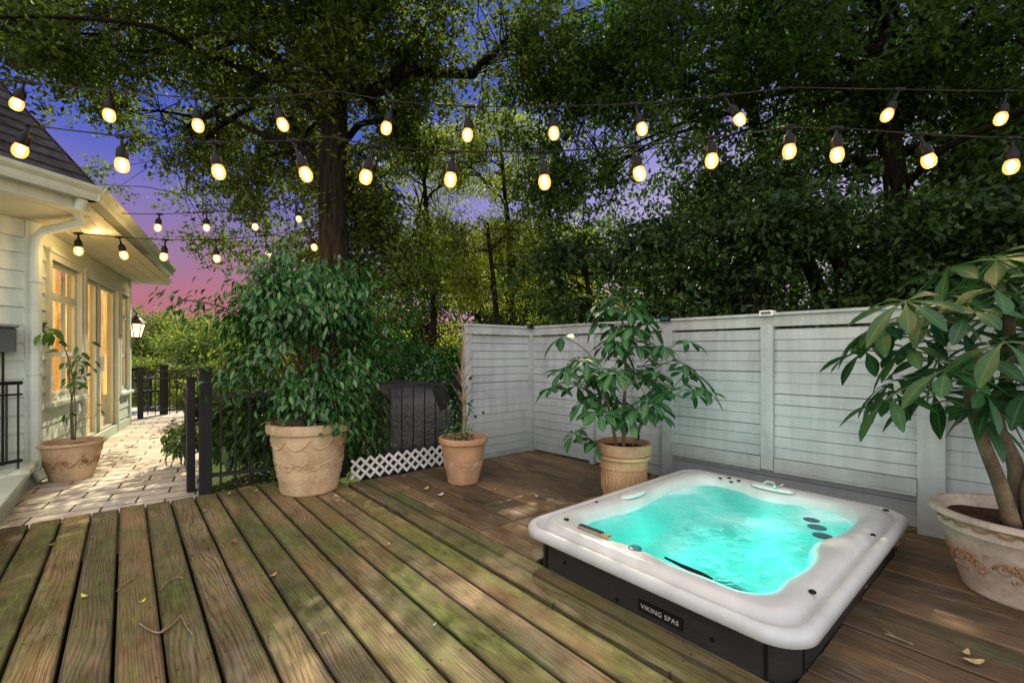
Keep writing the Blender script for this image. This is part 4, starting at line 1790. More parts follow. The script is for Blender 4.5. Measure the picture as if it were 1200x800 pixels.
def right_umbrella():
    c = at(1198, 0, 2.24)
    c.z = 0
    t = thing('potted_umbrella_plant', c, 'large umbrella plant with thick bare trunks in a crusted clay pot right of the spa', 'potted plant', None)
    h, rt, rb = .405, .345, .215
    o = pot_base(t, c, rt, rb, h, M['clay_grey'], (.86,), .10)
    pot_relief(o, c, rt, rb, h, M['clay_red'], .11, .24, 'floral', .10, 9)
    pot_relief(o, c, rt, rb, h, M['clay_red'], .345, .37, 'swag', .10, 22)
    Rr = Vector((CS, -SN, 0))
    Fw = Vector((SN, CS, 0))

    def q(r_, f_, z_):
        return c + Rr * r_ + Fw * f_ + Vector((0, 0, z_))
    st = []
    a = [q(-.10, -.05, .36), q(-.15, -.04, .55), q(-.22, -.02, .78), q(-.26, .0, 1.0), q(-.22, .0, 1.22)]
    st.append((spline(a, 6), [.034 - .014 * i / 24 for i in range(25)]))
    a = [q(-.07, .0, .36), q(-.05, -.02, .62), q(-.10, .02, .85), q(-.02, .05, 1.1), q(.0, .05, 1.45)]
    st.append((spline(a, 6), [.036 - .016 * i / 24 for i in range(25)]))
    a = [q(-.02, -.06, .36), q(-.06, -.09, .55), q(-.01, -.10, .75), q(-.04, -.10, 1.0)]
    st.append((spline(a, 6), [.040 - .014 * i / 18 for i in range(19)]))
    hd = []
    for (r_, f_, z_, n, pl) in ((-.30, -.02, 1.38, 7, .34), (-.50, .0, 1.34, 7, .30), (-.10, .05, 1.55, 7, .30), (.10, .0, 1.48, 7, .32), (-.34, -.12, 1.10, 7, .34), (-.52, -.05, 1.02, 6, .24), (-.05, -.15, 1.20, 6, .30),
                                (.15, -.1, 1.15, 8, .3), (-.12, -.15, .96, 5, .22), (.28, .1, 1.6, 8, .3)):
        hd.append((q(r_, f_, z_), n, pl))

    def av(e):
        d = e.x * SN + e.y * CS
        l = e.x * CS - e.y * SN
        px = 600 + l / d * FPX
        py = 413 - (e.z - CAMZ) / d * FPX
        return px < 1010 or (px < 1070 and py > 495) or py < 270 or (px < 1060 and py < 290) or py > 500
    umbrella_plant(t, c, 0, hd, .205, .068, st, M['scheff_leaf'], (.15, .75), (6, 8), av)


right_umbrella()


# --- bare twig plant in the small pot
def twig_plant():
    c = at(543, 0, 4.22)
    c.z = 0
    t = thing('potted_sapling', c, 'nearly bare sapling in a small terracotta pot before the end of the white fence', 'potted plant')
    h, rt, rb = .42, .23, .145
    o = pot_base(t, c, rt, rb, h, M['terracotta'], (.25, .68), .15)
    pot_relief(o, c, rt, rb, h, M['clay'], .12, .22, 'floral', .15, 8)
    Rr = Vector((CS, -SN, 0))
    tr_ = [c + Vector((0, 0, .36)), c + Rr * .01 + Vector((0, 0, .7)), c - Rr * .012 + Vector((0, 0, 1.0)), c - Rr * .0 + Vector((0, 0, 1.35))]
    stems_mesh(t, [(spline(tr_, 6), [.018 - .013 * i / 18 for i in range(19)])], M['twig'])
    m = MB()
    P, D = [], []
    for k in range(30):
        z_ = random.uniform(.65, 1.35)
        b = c + Vector((0, 0, z_))
        a = random.uniform(0, 2 * PI)
        ln = random.uniform(.06, .20)
        e = b + Vector((math.cos(a) * ln * .6, math.sin(a) * ln * .6, ln))
        m.tube([b, b.lerp(e, .5) + Vector((.01, .0, -.01)), e], [.004, .003, .0015], 5)
    m.build('twigs', M['twig'], t)
    for k in range(150):
        z_ = .40 + abs(random.gauss(0, .24))
        r_ = random.gauss(-.10 if k % 2 else 0, .05)
        P.append(c + Rr * r_ + Vector((random.gauss(0, .03), random.gauss(0, .03), min(z_, .98))))
        D.append((random.gauss(0, 1), random.gauss(0, 1), random.gauss(-.3, .5)))
    P = np.array(P)
    V, F = leaf_strips(P, norm(np.array(D)), norm(rng.normal(size=(len(P), 3)) + np.array([0, 0, 1.])), rng.uniform(.03, .055, len(P)), rng.uniform(.02, .032, len(P)), .2, .2, 3, (0.1, .95, .8, 0.))
    np_mesh('foliage', V, F, M['ficus_leaf'], t, True)


twig_plant()


# --- spindly plant by the house
def spindly():
    c = at(84, 0, 4.42)
    c.z = -.03
    t = thing('potted_shrub', c, 'spindly young shrub in a flared clay pot with red floral pattern on the patio', 'potted plant')
    h, rt, rb = .37, .265, .16
    o = pot_base(t, c, rt, rb, h, M['clay'], (.80,), .10)
    pot_relief(o, c, rt, rb, h, M['clay_red'], .11, .24, 'floral', .10, 9)
    Rr = Vector((CS, -SN, 0))

    def q(px, py, d=4.4):
        return at(px, py, d)
    st = [
        ([q(84, 515), q(83, 480), q(86, 450), q(80, 420), q(72, 400), q(58, 385), q(47, 380)], .008),
        ([q(86, 515), q(84, 470), q(81, 440), q(86, 425), q(92, 415)], .007),
        ([q(88, 515), q(89, 490), q(87, 455), q(90, 430), q(96, 415)], .006),
        ([q(86, 500), q(95, 492), q(110, 488), q(120, 478)], .003)]
    sp = []
    for pts, r in st:
        s_ = spline(pts, 5)
        sp.append((s_, [r * (1 - .7 * i / len(s_)) for i in range(len(s_))]))
    stems_mesh(t, sp, M['stem'])
    P, D, L = [], [], []
    for (px, py, n, sp_, l) in ((50, 385, 8, 8, .13), (62, 392, 4, 6, .12), (75, 405, 5, 6, .10), (93, 420, 14, 8, .07), (98, 435, 12, 7, .07), (92, 450, 12, 7, .07), (85, 440, 8, 6, .06), (116, 482, 5, 5, .06), (82, 480, 10, 5, .06), (104, 418, 6, 5, .06)):
        for _ in range(n):
            P.append(at(px + random.gauss(0, sp_), py + random.gauss(0, sp_), 4.25 + random.gauss(0, .06)))
            D.append((random.gauss(0, 1), random.gauss(0, 1), random.gauss(-.6, .6)))
            L.append(l * random.uniform(.6, 1.2))
    L = np.array(L)
    V, F = leaf_strips(np.array(P), norm(np.array(D)), norm(rng.normal(size=(len(P), 3)) + np.array([0, 0, .6])), L, L * .5, .25, .2, 3, (0.1, .95, .85, 0.))
    np_mesh('foliage', V, F, M['vine_leaf'], t, True)


spindly()


# ------------------------------------------------------------------ string lights
def string_lights(label, wire, bulbs, d, sc, group):
    """wire: (px,py) survey of the cable at depth d; bulbs: (px,py) of each bulb's centre"""
    dd = (lambda px: d) if isinstance(d, (int, float)) else d
    W_ = [at(x, y, dd(x)) for x, y in wire]
    t = thing('string_lights', W_[0], label, 'string lights', group)
    m = MB()
    m.tube(W_, .0034 * sc, 7)
    m.build('cable', M['plastic_black'], t, smooth=True)

    def wy(px):
        for (a, b), (c_, e) in zip(wire, wire[1:]):
            if a <= px <= c_:
                return b + (e - b) * (px - a) / (c_ - a)
        return wire[-1][1]
    for i, b in enumerate(bulbs):
        bx, by = b[:2]
        hx = b[2] if len(b) > 2 else bx
        dq = dd(bx)
        hp = at(hx, wy(hx), dd(hx))
        bp = at(bx, by, dq)
        ax = (hp - bp).normalized()
        # drop cord + socket + bulb, hanging along ax
        R_ = .0165 * sc

        def ring_lathe(mb, prof, n=14):
            a = ax
            s_ = a.cross(Vector((SN, CS, .1))).normalized()
            f_ = a.cross(s_)
            vs, fs = [], []
            for (r, z_) in prof:
                for k in range(n):
                    an = 2 * PI * k / n
                    vs.append(bp + a * z_ + (s_ * math.cos(an) + f_ * math.sin(an)) * r)
            for j in range(len(prof) - 1):
                for k in range(n):
                    k2 = (k + 1) % n
                    fs.append((j * n + k, j * n + k2, (j + 1) * n + k2, (j + 1) * n + k))
            fs += [tuple(range(n))[::-1], tuple((len(prof) - 1) * n + k for k in range(n))]
            mb.add(vs, fs)
        L_ = (hp - bp).length
        s1_ = sc
        mb = MB()
        ring_lathe(mb, [(.0225 * s1_, .022 * s1_), (.0245 * s1_, .027 * s1_), (.0245 * s1_, .056 * s1_), (.0205 * s1_, .068 * s1_), (.012 * s1_, .078 * s1_), (.007 * s1_, .088 * s1_), (.0055 * s1_, L_ * .97)])
        mb.ball(hp, .014 * s1_, .8, 8, 6)
        mb.bar(hp + Vector((CS, -SN, 0)) * -.028 * s1_, hp + Vector((CS, -SN, 0)) * .028 * s1_, .016 * s1_, .013 * s1_)
        so_ = mb.build('socket', M['plastic_black'], t)
        auto_smooth(so_, 45)
        mb = MB()
        ring_lathe(mb, [(.004 * s1_, -.040 * s1_), (.017 * s1_, -.037 * s1_), (.025 * s1_, -.027 * s1_), (.0290 * s1_, -.010 * s1_), (.0275 * s1_, .006 * s1_), (.021 * s1_, .024 * s1_)])
        mb.build('bulb', M['bulb_glass'], so_, smooth=True)
        mb = MB()
        ring_lathe(mb, [(.003 * s1_, -.025 * s1_), (.010 * s1_, -.022 * s1_), (.0165 * s1_, -.009 * s1_), (.0155 * s1_, .005 * s1_), (.009 * s1_, .018 * s1_)], 10)
        mb.build('filament', M['bulb_core'], so_, smooth=True)
        pl = bpy.data.lights.new('bulb_lamp', 'POINT')
        pl.energy = 4.0
        pl.color = (1., .60, .22)
        pl.shadow_soft_size = .04
        po = bpy.data.objects.new('lamp', pl)
        po.location = bp - ax * .055 * s1_ - world_loc(so_)
        po.parent = so_
        COL.objects.link(po)
    return t


string_lights('highest string of warm bulbs on black cable crossing the whole deck', [(-160, 74), (0, 93), (30, 96), (128, 107), (228, 115), (318, 115), (388, 106), (460, 119), (550, 125), (646, 125), (743, 122), (845, 112), (925, 103), (955, 103), (1055, 105), (1180, 107), (1400, 101)],
              [(20, 121, 29), (128, 134), (232, 146, 229), (331, 145, 320), (453, 149, 461), (548, 157, 551), (649, 155, 647), (752, 150, 744), (866, 139, 848), (1040, 134, 1054), (1173, 138, 1180)], 2.55, 1.05, 'strings of warm bulbs over the deck')
string_lights('second string of larger warm bulbs just below the highest one over the deck', [(-160, 118), (0, 140), (35, 147), (143, 160), (250, 167), (345, 165), (388, 160), (437, 171), (531, 178), (635, 178), (741, 172), (836, 161), (925, 149), (980, 150), (1078, 157), (1187, 162), (1400, 158)],
              [(24, 175, 34), (143, 192), (256, 200, 250), (358, 203, 344), (429, 206, 437), (528, 209, 531), (638, 212, 635), (749, 202, 741), (834, 187), (925, 176), (981, 180, 980), (1088, 187, 1078), (1185, 194, 1187)], 2.30, 1.10, 'strings of warm bulbs over the deck')
string_lights('farther string of small bulbs from the eave to the oak trunk, upper one', [(70, 246), (125, 250), (187, 251), (242, 249), (296, 245), (345, 238), (376, 228)],
              [(119, 268, 124), (185, 266, 187), (242, 266), (299, 265, 296), (350, 256, 346)], lambda x: 4.6 + (x - 70) * .0042, 1.25, 'strings of warm bulbs over the deck')
string_lights('lowest string of small bulbs running from under the gutter to the oak trunk', [(85, 273), (140, 278), (194, 281), (253, 281), (310, 276), (360, 268), (378, 260)],
              [(92, 293), (145, 298, 140), (192, 300, 194), (254, 302, 253), (315, 297, 310), (368, 289, 361)], lambda x: 4.3 + (x - 85) * .0047, 1.3, 'strings of warm bulbs over the deck')

# ------------------------------------------------------------------ trees
GRP = 'trees around the deck'


def crown_leaves(vols, leafL, leafW, droop=.5, flat=.6, clump=.0):
    """vols: (centre, (rx,ry,rz), clumps, leaves per clump, clump radius)"""
    Ps, Ds = [], []
    heads = []
    for (c, rad, nc, nl, cr) in vols:
        c = np.array(c)
        rad = np.array(rad)
        nc = int(nc * 1.40)
        dirs = norm(rng.normal(size=(nc, 3)))
        rr = rng.uniform(.15, 1., nc) ** .45
        cc = c + dirs * rad * rr[:, None]
        keep = [mnoise.noise(Vector(q) * 1.15) + .35 * mnoise.noise(Vector(q) * 3.1) > clump for q in cc]
        cc = cc[np.array(keep)]
        nc = len(cc)
        heads.append(cc)
        sub = 5
        # each clump = several sprays
        sp = cc[:, None, :] + rng.normal(size=(nc, sub, 3)) * np.array([cr, cr, cr * flat]) * .62
        sp = sp.reshape(-1, 3)
        k = max(1, nl // sub)
        ax = norm(rng.normal(size=(len(sp), 3)) * np.array([1, 1, .35]) + np.array([0, 0, -.15]))
        t = rng.uniform(-1, 1, (len(sp), k, 1))
        P = sp[:, None, :] + ax[:, None, :] * t * cr * .62 + rng.normal(size=(len(sp), k, 3)) * cr * .16
        D = ax[:, None, :] * .6 + rng.normal(size=(len(sp), k, 3)) * .7 + np.array([0, 0, -droop])
        Ps.append(P.reshape(-1, 3))
        Ds.append(D.reshape(-1, 3))
    P = np.concatenate(Ps)
    D = norm(np.concatenate(Ds))
    n = len(P)
    V, F = leaf_cloud(P, D, leafL * rng.uniform(.6, 1.25, n), leafW * rng.uniform(.7, 1.2, n), .25)
    return V, F, np.concatenate(heads)


def limb_pts(a, b, n=6, wob=.25, rise=.3):
    a, b = Vector(a), Vector(b)
    pts = []
    L = (b - a).length
    for i in range(n + 1):
        f = i / n
        q = a.lerp(b, f)
        q.z += rise * L * .25 * math.sin(f * PI)
        if 0 < i < n:
            q += Vector((random.gauss(0, 1), random.gauss(0, 1), random.gauss(0, .6))) * wob * L * .07
        pts.append(q)
    return spline(pts, 3)


def make_tree(name, label, base, trunk, r0, r1, vols, leafL, leafW, mat, limbs=None, nl=30, group=GRP, droop=.5, bark='bark', twigs=True):
    t = thing(name, base, label, 'tree', group)
    m = MB()
    tp = spline([Vector(base)] + [Vector(q) for q in trunk], 8)
    n = len(tp)
    rad = []
    for i in range(n):
        f = i / (n - 1)
        rad.append((r0 + (r1 - r0) * f) * (1 + .35 * math.exp(-f * 14)) * (1 + .03 * math.sin(i * 1.9)))
    m.tube(tp, rad, 16)
    m.build('trunk', M[bark], t, smooth=True)
    V, F, heads = crown_leaves(vols, leafL, leafW, droop)
    lm = MB()
    ends = []
    for (a, b, ra, rb) in (limbs or []):
        pts = limb_pts(a, b, 6, .5)
        k = len(pts)
        lm.tube(pts, [ra + (rb - ra) * i / (k - 1) for i in range(k)], 8)
        ends += pts[::3]
    # random limbs to clumps, then twigs from limbs
    idx = rng.choice(len(heads), min(nl, len(heads)), replace=False)
    for i in idx:
        b = Vector(heads[i])
        cand = [q for q in tp[int(n * .3):] if q.z < b.z + .3] or tp[-3:]
        a = min(cand, key=lambda q: (q - b).length - q.z * .1)
        a = a.lerp(tp[min(n - 1, int(n * random.uniform(.4, 1)))], .3)
        a = min(tp, key=lambda q: (q - a).length)
        pts = limb_pts(a, b, 5, .6, .35)
        k = len(pts)
        rr = r1 * random.uniform(.28, .5)
        lm.tube(pts, [rr * (1 - .85 * j / (k - 1)) + .006 for j in range(k)], 6)
        ends += pts[k // 3::2]
    if twigs and ends:
        E = np.array([list(e) for e in ends])
        sel = heads if len(heads) < 900 else heads[rng.choice(len(heads), 900, replace=False)]
        for hcl in sel:
            dist = np.linalg.norm(E - hcl, axis=1)
            near = np.argsort(dist)[:9]
            j = int(near[random.randrange(len(near))])
            if dist[j] < 2.2:
                a, b = Vector(E[j]), Vector(hcl)
                mid = a.lerp(b, .5) + Vector((random.gauss(0, .06), random.gauss(0, .06), random.gauss(.05, .05)))
                lm.tube([a, mid, b], [.010, .007, .003], 4, False)
    if lm.v:
        lm.build('limbs', M[bark], t, smooth=True)
    np_mesh('crown', V, F, mat, t)
    return t


def P3_(px, z_, d):
    q = at(px, 0, d)
    return (q.x, q.y, z_)


def hz(py, d):
    return CAMZ + (413 - py) / FPX * d


# the oak
ob = P3_(401, GZ, 6.4)
oak_vols = []
for (px, py, d, rx, rz_, nc) in ((90, 20, 6.2, 1.5, 1.0, 95), (250, 40, 6.4, 1.3, .9, 90), (360, -20, 6.0, 1.6, 1.0, 90), (510, 25, 6.6, 1.5, 1.1, 110), (150, 110, 7.2, 1.2, .55, 45),
                                 (230, 185, 7.6, 1.1, .6, 42), (300, 120, 7.4, 1.0, .7, 55), (440, 200, 7.3, 1.0, 1.0, 75), (455, 300, 7.2, .9, .8, 70), (590, 60, 6.9, 1.1, .7, 50), (320, 240, 7.8, .9, .5, 36), (500, 120, 7.2, .9, .8, 60),
                                 (20, 60, 5.5, .9, .5, 36), (180, -60, 5.0, 1.6, .5, 50), (420, 110, 7.4, .8, .8, 40), (400, 40, 5.7, .7, .5, 34), (375, 100, 5.9, .4, .3, 9), (200, 130, 7.6, 1.1, .6, 46), (340, 190, 7.6, .7, .7, 46), (360, 270, 7.6, .5, .7, 34), (290, 260, 8.2, .8, .5, 26), (110, 60, 6.8, 1.0, .6, 40), (160, 230, 8.6, .9, .4, 16), (250, 300, 8.4, .6, .35, 10), (420, 260, 7.6, .7, .7, 40)):
    q = P3_(px, hz(py, d), d)
    oak_vols.append((q, (rx, rx, rz_), nc, 95, .34))
# unseen part of the crown over the deck, added to shade it
for (X, Y, Z, r, nc) in ((.3, 3.6, 5.6, 1.8, 60), (1.8, 3.0, 5.8, 1.9, 60), (3.0, 4.4, 5.9, 1.8, 50), (1.2, 5.2, 6.2, 1.7, 50), (-.9, 5.0, 6.6, 1.4, 26), (2.6, 1.4, 6.2, 1.7, 36), (.8, 7.2, 7.4, 1.6, 30)):
    oak_vols.append(((X, Y, Z), (r, r, .6), nc, 80, .38))
limbs = []
tt = Vector(P3_(384, 4.0, 6.4))
for (a, b, ra, rb) in (((386, 150, 6.4), (245, 3, 5.9), .10, .035), ((388, 110, 6.4), (555, 88, 6.5), .10, .06), ((555, 88, 6.5), (610, 40, 6.7), .055, .02), ((390, 60, 6.4), (480, -30, 6.2), .13, .06),
                       ((384, 180, 6.5), (300, 190, 7.4), .05, .015), ((385, 200, 6.5), (150, 130, 7.2), .05, .012), ((392, 170, 6.5), (500, 130, 7.0), .06, .02)):
    limbs.append((at(*a), at(*b), ra, rb))
make_tree('oak_tree', 'tall oak with a thick furrowed trunk rising behind the ficus', ob,
          [P3_(396, 1.8, 6.4), P3_(390, 3.2, 6.4), P3_(392, 4.6, 6.4), P3_(396, 6.5, 6.4), P3_(405, 8.6, 6.5)], .225, .14, oak_vols, .098, .044, M['oak_leaf'], limbs, 34, droop=.25)

# right hand tree: two leaning stems
rb_ = P3_(1050, GZ, 6.2)
rv = []
for (px, py, d, rx, rz_, nc) in ((690, 20, 7.2, 1.3, .8, 75), (820, 50, 6.6, 1.5, 1.0, 120), (960, 40, 6.2, 1.5, 1.0, 130), (1100, 40, 6.0, 1.5, 1.0, 130), (1220, 60, 5.6, 1.3, 1.1, 100), (640, 130, 7.6, 1.0, .5, 45), (760, 180, 7.2, 1.1, .7, 60),
                                 (900, 190, 7.0, 1.1, .6, 52), (1010, 150, 6.8, 1.0, .7, 60), (1120, 180, 6.5, 1.1, .9, 90), (1200, 200, 5.6, .9, .9, 80), (830, -60, 5.6, 1.6, .5, 60), (1050, -60, 5.4, 1.6, .5, 50), (660, 230, 7.8, .9, .6, 42), (720, 90, 7.0, .9, .6, 45)):
    rv.append((P3_(px, hz(py, d), d), (rx, rx, rz_), nc, 95, .34))
for (X, Y, Z, r, nc) in ((5.0, .2, 5.0, 1.5, 60), (4.2, -1.6, 5.4, 1.7, 60), (5.6, 2.2, 5.4, 1.5, 50), (2.6, -2.6, 5.8, 1.6, 40), (5.6, -1.8, 3.6, 1.2, 50)):  # crown clumps added out of view to shade the right side
    rv.append(((X, Y, Z), (r, r, .6), nc, 80, .38))
rl_ = []
for (a, b, ra, rb) in (((1052, 110, 6.2), (1100, -20, 6.0), .10, .05), ((1045, 150, 6.2), (975, 40, 6.3), .09, .04), ((1060, 100, 6.2), (1180, 40, 5.9), .08, .03), ((1045, 200, 6.2), (930, 180, 6.8), .05, .02), ((1040, 60, 6.2), (880, -10, 6.3), .08, .02), ((1050, 60, 6.2), (720, 40, 7.0), .07, .015)):
    rl_.append((at(*a), at(*b), ra, rb))
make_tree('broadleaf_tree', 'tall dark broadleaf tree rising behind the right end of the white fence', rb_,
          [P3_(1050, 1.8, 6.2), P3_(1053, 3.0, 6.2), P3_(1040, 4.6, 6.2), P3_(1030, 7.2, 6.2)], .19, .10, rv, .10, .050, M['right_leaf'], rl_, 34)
make_tree('broadleaf_tree', 'slim leaning tree whose dark stem shows between the bulbs left of the right hand tree', P3_(1010, GZ, 7.4),
          [P3_(960, 2.2, 7.4), P3_(920, 3.4, 7.4), P3_(880, 5.2, 7.3), P3_(865, 7.4, 7.3)], .13, .07,
          [(P3_(px, hz(py, d), d), (rx, rx, rz_), nc, 90, .34) for (px, py, d, rx, rz_, nc) in ((860, 10, 7.6, 1.6, .9, 70), (960, 130, 7.6, 1.0, .7, 44), (770, 120, 7.8, 1.0, .6, 36))], .085, .038, M['right_leaf'], None, 18)

# screen of small trees and hedge behind the white fence
hv = [(690, 330, 6.6, .8, .7), (790, 320, 6.2, .9, .8), (880, 300, 5.9, .9, .9), (980, 290, 5.6, .9, .9), (1080, 290, 5.3, .9, .9), (1190, 280, 5.0, 1.0, 1.0), (860, 240, 7.0, .9, .5)]
lab = ['dark evergreen shrub above the fence behind the umbrella plant in the golden pot', 'dark evergreen shrub above the fence post just right of the golden pot plant', 'dark evergreen shrub behind the fence above the middle of the spa tub',
       'dark evergreen shrub behind the fence above the spa spout', 'dark evergreen shrub behind the fence left of the big umbrella plant', 'dark evergreen shrub behind the big umbrella plant at the right edge', 'loose dark evergreen standing higher behind the hedge row']
for (px, py, d, rx, rz_), lb in zip(hv, lab):
    cz = hz(py, d)
    b = P3_(px, GZ, d)
    make_tree('evergreen_shrub', lb, b, [P3_(px + 5, cz * .5, d), P3_(px - 4, cz + .3, d)], .06, .03,
              [(P3_(px, cz, d), (rx, rx, rz_), 110, 95, .30), (P3_(px, cz * .45, d), (rx, rx * .8, cz * .45), 60, 70, .34)], .10, .050, M['hedge_leaf'], None, 14, 'evergreen shrubs behind the white fence')

# sunlit small trees behind the grill
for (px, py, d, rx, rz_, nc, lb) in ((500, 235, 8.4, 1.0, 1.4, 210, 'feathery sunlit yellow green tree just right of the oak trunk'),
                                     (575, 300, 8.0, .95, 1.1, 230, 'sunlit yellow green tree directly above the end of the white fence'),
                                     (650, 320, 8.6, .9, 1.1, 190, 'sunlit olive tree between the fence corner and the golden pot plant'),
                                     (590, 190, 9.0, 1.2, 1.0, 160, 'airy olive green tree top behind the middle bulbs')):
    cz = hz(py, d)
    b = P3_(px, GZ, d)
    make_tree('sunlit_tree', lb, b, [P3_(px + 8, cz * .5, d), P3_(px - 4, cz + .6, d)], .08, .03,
              [(P3_(px, cz, d), (rx, rx, rz_), nc, 90, .28), (P3_(px, .9, d), (rx * .9, rx * .8, .9), 70, 80, .3)], .070, .026, M['sunlit_leaf'], None, 16, 'sunlit trees beyond the grill', .7)

# hedge and climbers behind the balustrade
for (px, py, d, rx, rz_, nc, lb, L_) in ((290, 490, 4.75, .34, .42, 70, 'broad leaved shrub pushing through the balustrade left of the ficus pot', .10),
                                        (430, 500, 4.9, .22, .42, 60, 'leafy climber between the ficus pot and the covered grill', .085),
                                        (465, 425, 6.0, .55, .35, 80, 'clipped hedge top behind the covered grill', .06),
                                        (525, 440, 5.6, .35, .35, 60, 'small leafed shrub at the corner between grill and white fence', .06),
                                        (330, 500, 5.8, .7, .55, 80, 'dark shrub in the bed behind the ficus', .08),
                                        (214, 510, 4.95, .16, .16, 10, 'low leafy shrub beside the gate post at the patio edge', .09)):
    cz = hz(py, d)
    q = P3_(px, GZ, d)
    t = thing('shrub', q, lb, 'shrub', 'shrubs in the bed behind the balustrade')
    V, F, hh = crown_leaves([(P3_(px, cz, d), (rx, rx * .7, rz_), nc, 60, .13)], 1., 1.)
    # broader shaped leaves
    n = int(nc * 60)
    C_ = np.array(P3_(px, cz, d))
    dirs = norm(rng.normal(size=(n, 3)))
    Pp = C_ + dirs * np.array([rx, rx * .7, rz_]) * (rng.uniform(.25, 1, (n, 1)) ** .5) + rng.normal(size=(n, 3)) * .05
    keep = Pp[:, 2] > GZ
    Pp = Pp[keep]
    n = len(Pp)
    n2_ = min(n, int(n * .045 / L_ * .9))
    Pp = Pp[:n2_]
    n = n2_
    Dd = norm(dirs[:n] * .8 + rng.normal(size=(n, 3)) * .6 + np.array([0, 0, -.5]))
    LL = L_ * rng.uniform(.6, 1.2, n)
    V, F = leaf_strips(Pp, Dd, norm(rng.normal(size=(n, 3)) * .5 + np.array([0, 0, 1.])), LL, LL * .52, .25, .2, 3, (0.1, .95, .8, 0.))
    np_mesh('foliage', V, F, M['vine_leaf'] if L_ > .08 or px == 214 else M['ficus_leaf'], t, True)
    m = MB()
    for k in range(9):
        a = Vector(q) + Vector((random.uniform(-.1, .1), random.uniform(-.1, .1), 0))
        b = Vector(P3_(px, cz, d)) + Vector((random.uniform(-rx, rx), random.uniform(-rx, rx) * .6, random.uniform(-.1, rz_ * .8)))
        m.tube(limb_pts(a, b, 4, .5, .1), .006, 5)
    m.build('stems', M['stem'], t)

# distant woodland round the garden: individual trees
far = [(100, 21, 1.7, 3.2), (165, 19, 1.9, 2.6), (215, 22, 1.8, 2.7), (265, 17, 1.9, 2.2), (330, 15, 2.0, 2.6), (400, 14, 2.2, 3.2), (480, 13.5, 2.3, 3.6), (560, 13, 2.3, 3.8), (640, 12.5, 2.3, 3.8), (730, 12, 2.3, 3.7), (830, 11.5, 2.3, 3.6), (930, 11, 2.3, 3.8), (1040, 10.5, 2.4, 4.0), (1170, 10, 2.4, 4.4)]
for i, (px, d, rx, cz) in enumerate(far):
    b = P3_(px, GZ, d)
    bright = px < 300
    where = ['pale sunlit tree far behind the house corner', 'pale sunlit tree behind the coach lantern', 'sunlit yellow green tree above the neighbouring roofs', 'round sunlit tree in the gap left of the ficus', 'distant tree behind the left of the ficus',
             'distant tree behind the oak trunk', 'distant tree right of the oak trunk', 'distant tree above the end of the white fence', 'distant tree above the white fence corner', 'distant dark tree behind the golden pot plant', 'distant dark tree left of the middle fence post',
             'distant dark tree right of the middle fence post', 'distant dark tree behind the right hand tree trunk', 'distant dark tree behind the big umbrella plant'][i]
    sc = 1.0
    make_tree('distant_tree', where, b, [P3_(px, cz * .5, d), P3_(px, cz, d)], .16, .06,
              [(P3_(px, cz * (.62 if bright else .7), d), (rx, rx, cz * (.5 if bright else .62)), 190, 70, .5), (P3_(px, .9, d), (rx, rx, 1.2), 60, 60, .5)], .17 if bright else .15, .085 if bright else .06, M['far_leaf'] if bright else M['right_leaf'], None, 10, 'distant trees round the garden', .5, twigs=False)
# low shrubs at the end of the patio
for (px, py, d, r_, lb) in ((168, 440, 12.5, .5, 'yellow green shrub below the coach lantern'), (205, 455, 12.0, .45, 'green shrub behind the distant patio post'), (270, 450, 9.5, .6, 'bright shrub left of the ficus beyond the end post'), (300, 415, 9.0, .8, 'tall bright shrub against the left of the ficus'), (235, 465, 10.5, .4, 'shrub seen over the low gate section')):
    q = P3_(px, GZ, d)
    t = thing('shrub', q, lb, 'shrub', 'shrubs beyond the patio')
    cz = hz(py, d)
    V, F, hh = crown_leaves([(P3_(px, cz * .8, d), (r_, r_, max(.5, cz * .55)), 90, 70, .25)], .11, .05)
    np_mesh('foliage', V, F, M['far_leaf'], t)
    m = MB()
    for k in range(7):
        m.tube(limb_pts(Vector(q), Vector(P3_(px, cz * .8, d)) + Vector((random.uniform(-.5, .5), random.uniform(-.5, .5), .2)), 4, .5, .1), .012, 5)
    m.build('stems', M['stem'], t)


# ------------------------------------------------------------------ neighbours
def cottage(px, d, wdt, hgt, rise, label, rot=0.4):
    q = Vector(P3_(px, GZ, d))
    t = thing('neighbour_house', q, label, 'house', 'neighbouring houses')
    a = Vector((math.cos(-YAW + rot), math.sin(-YAW + rot), 0))
    b = Vector((-a.y, a.x, 0))
    Mh = Matrix(((a.x, b.x, 0, q.x), (a.y, b.y, 0, q.y), (0, 0, 1, q.z), (0, 0, 0, 1)))
    m = MB()
    m.box(-wdt / 2, wdt / 2, 0, wdt * .7, 0, hgt, 0, Mh)
    m.build('wall', M['stucco'], t)
    m = MB()
    o_ = .35
    vs = [(-wdt / 2 - o_, -o_, hgt - .1), (wdt / 2 + o_, -o_, hgt - .1), (wdt / 2 + o_, wdt * .7 + o_, hgt - .1), (-wdt / 2 - o_, wdt * .7 + o_, hgt - .1), (-wdt / 4, wdt * .35, hgt + rise), (wdt / 4, wdt * .35, hgt + rise)]
    m.add([Mh @ Vector(v) for v in vs], [(0, 1, 5, 4), (2, 3, 4, 5), (1, 2, 5), (3, 0, 4), (3, 2, 1, 0)])
    m.build('roof', M['roof_far'], t)
    for k in (-1, 1):
        m = MB()
        m.box(k * wdt * .25 - .4, k * wdt * .25 + .4, -.03, .0, hgt * .35, hgt * .8, 0, Mh)
        m.build('window', M['win_dark'], t)


cottage(238, 16.5, 1.7, 1.15, .9, 'pale roofed neighbouring house seen between the coach lantern and the ficus', .5)
cottage(188, 19, 3.2, 1.45, .6, 'grey roofed neighbouring house half hidden by shrubs beyond the lantern')
cottage(258, 12.5, 1.4, .95, .3, 'low pale garden shed roof above the square end post', -.3)


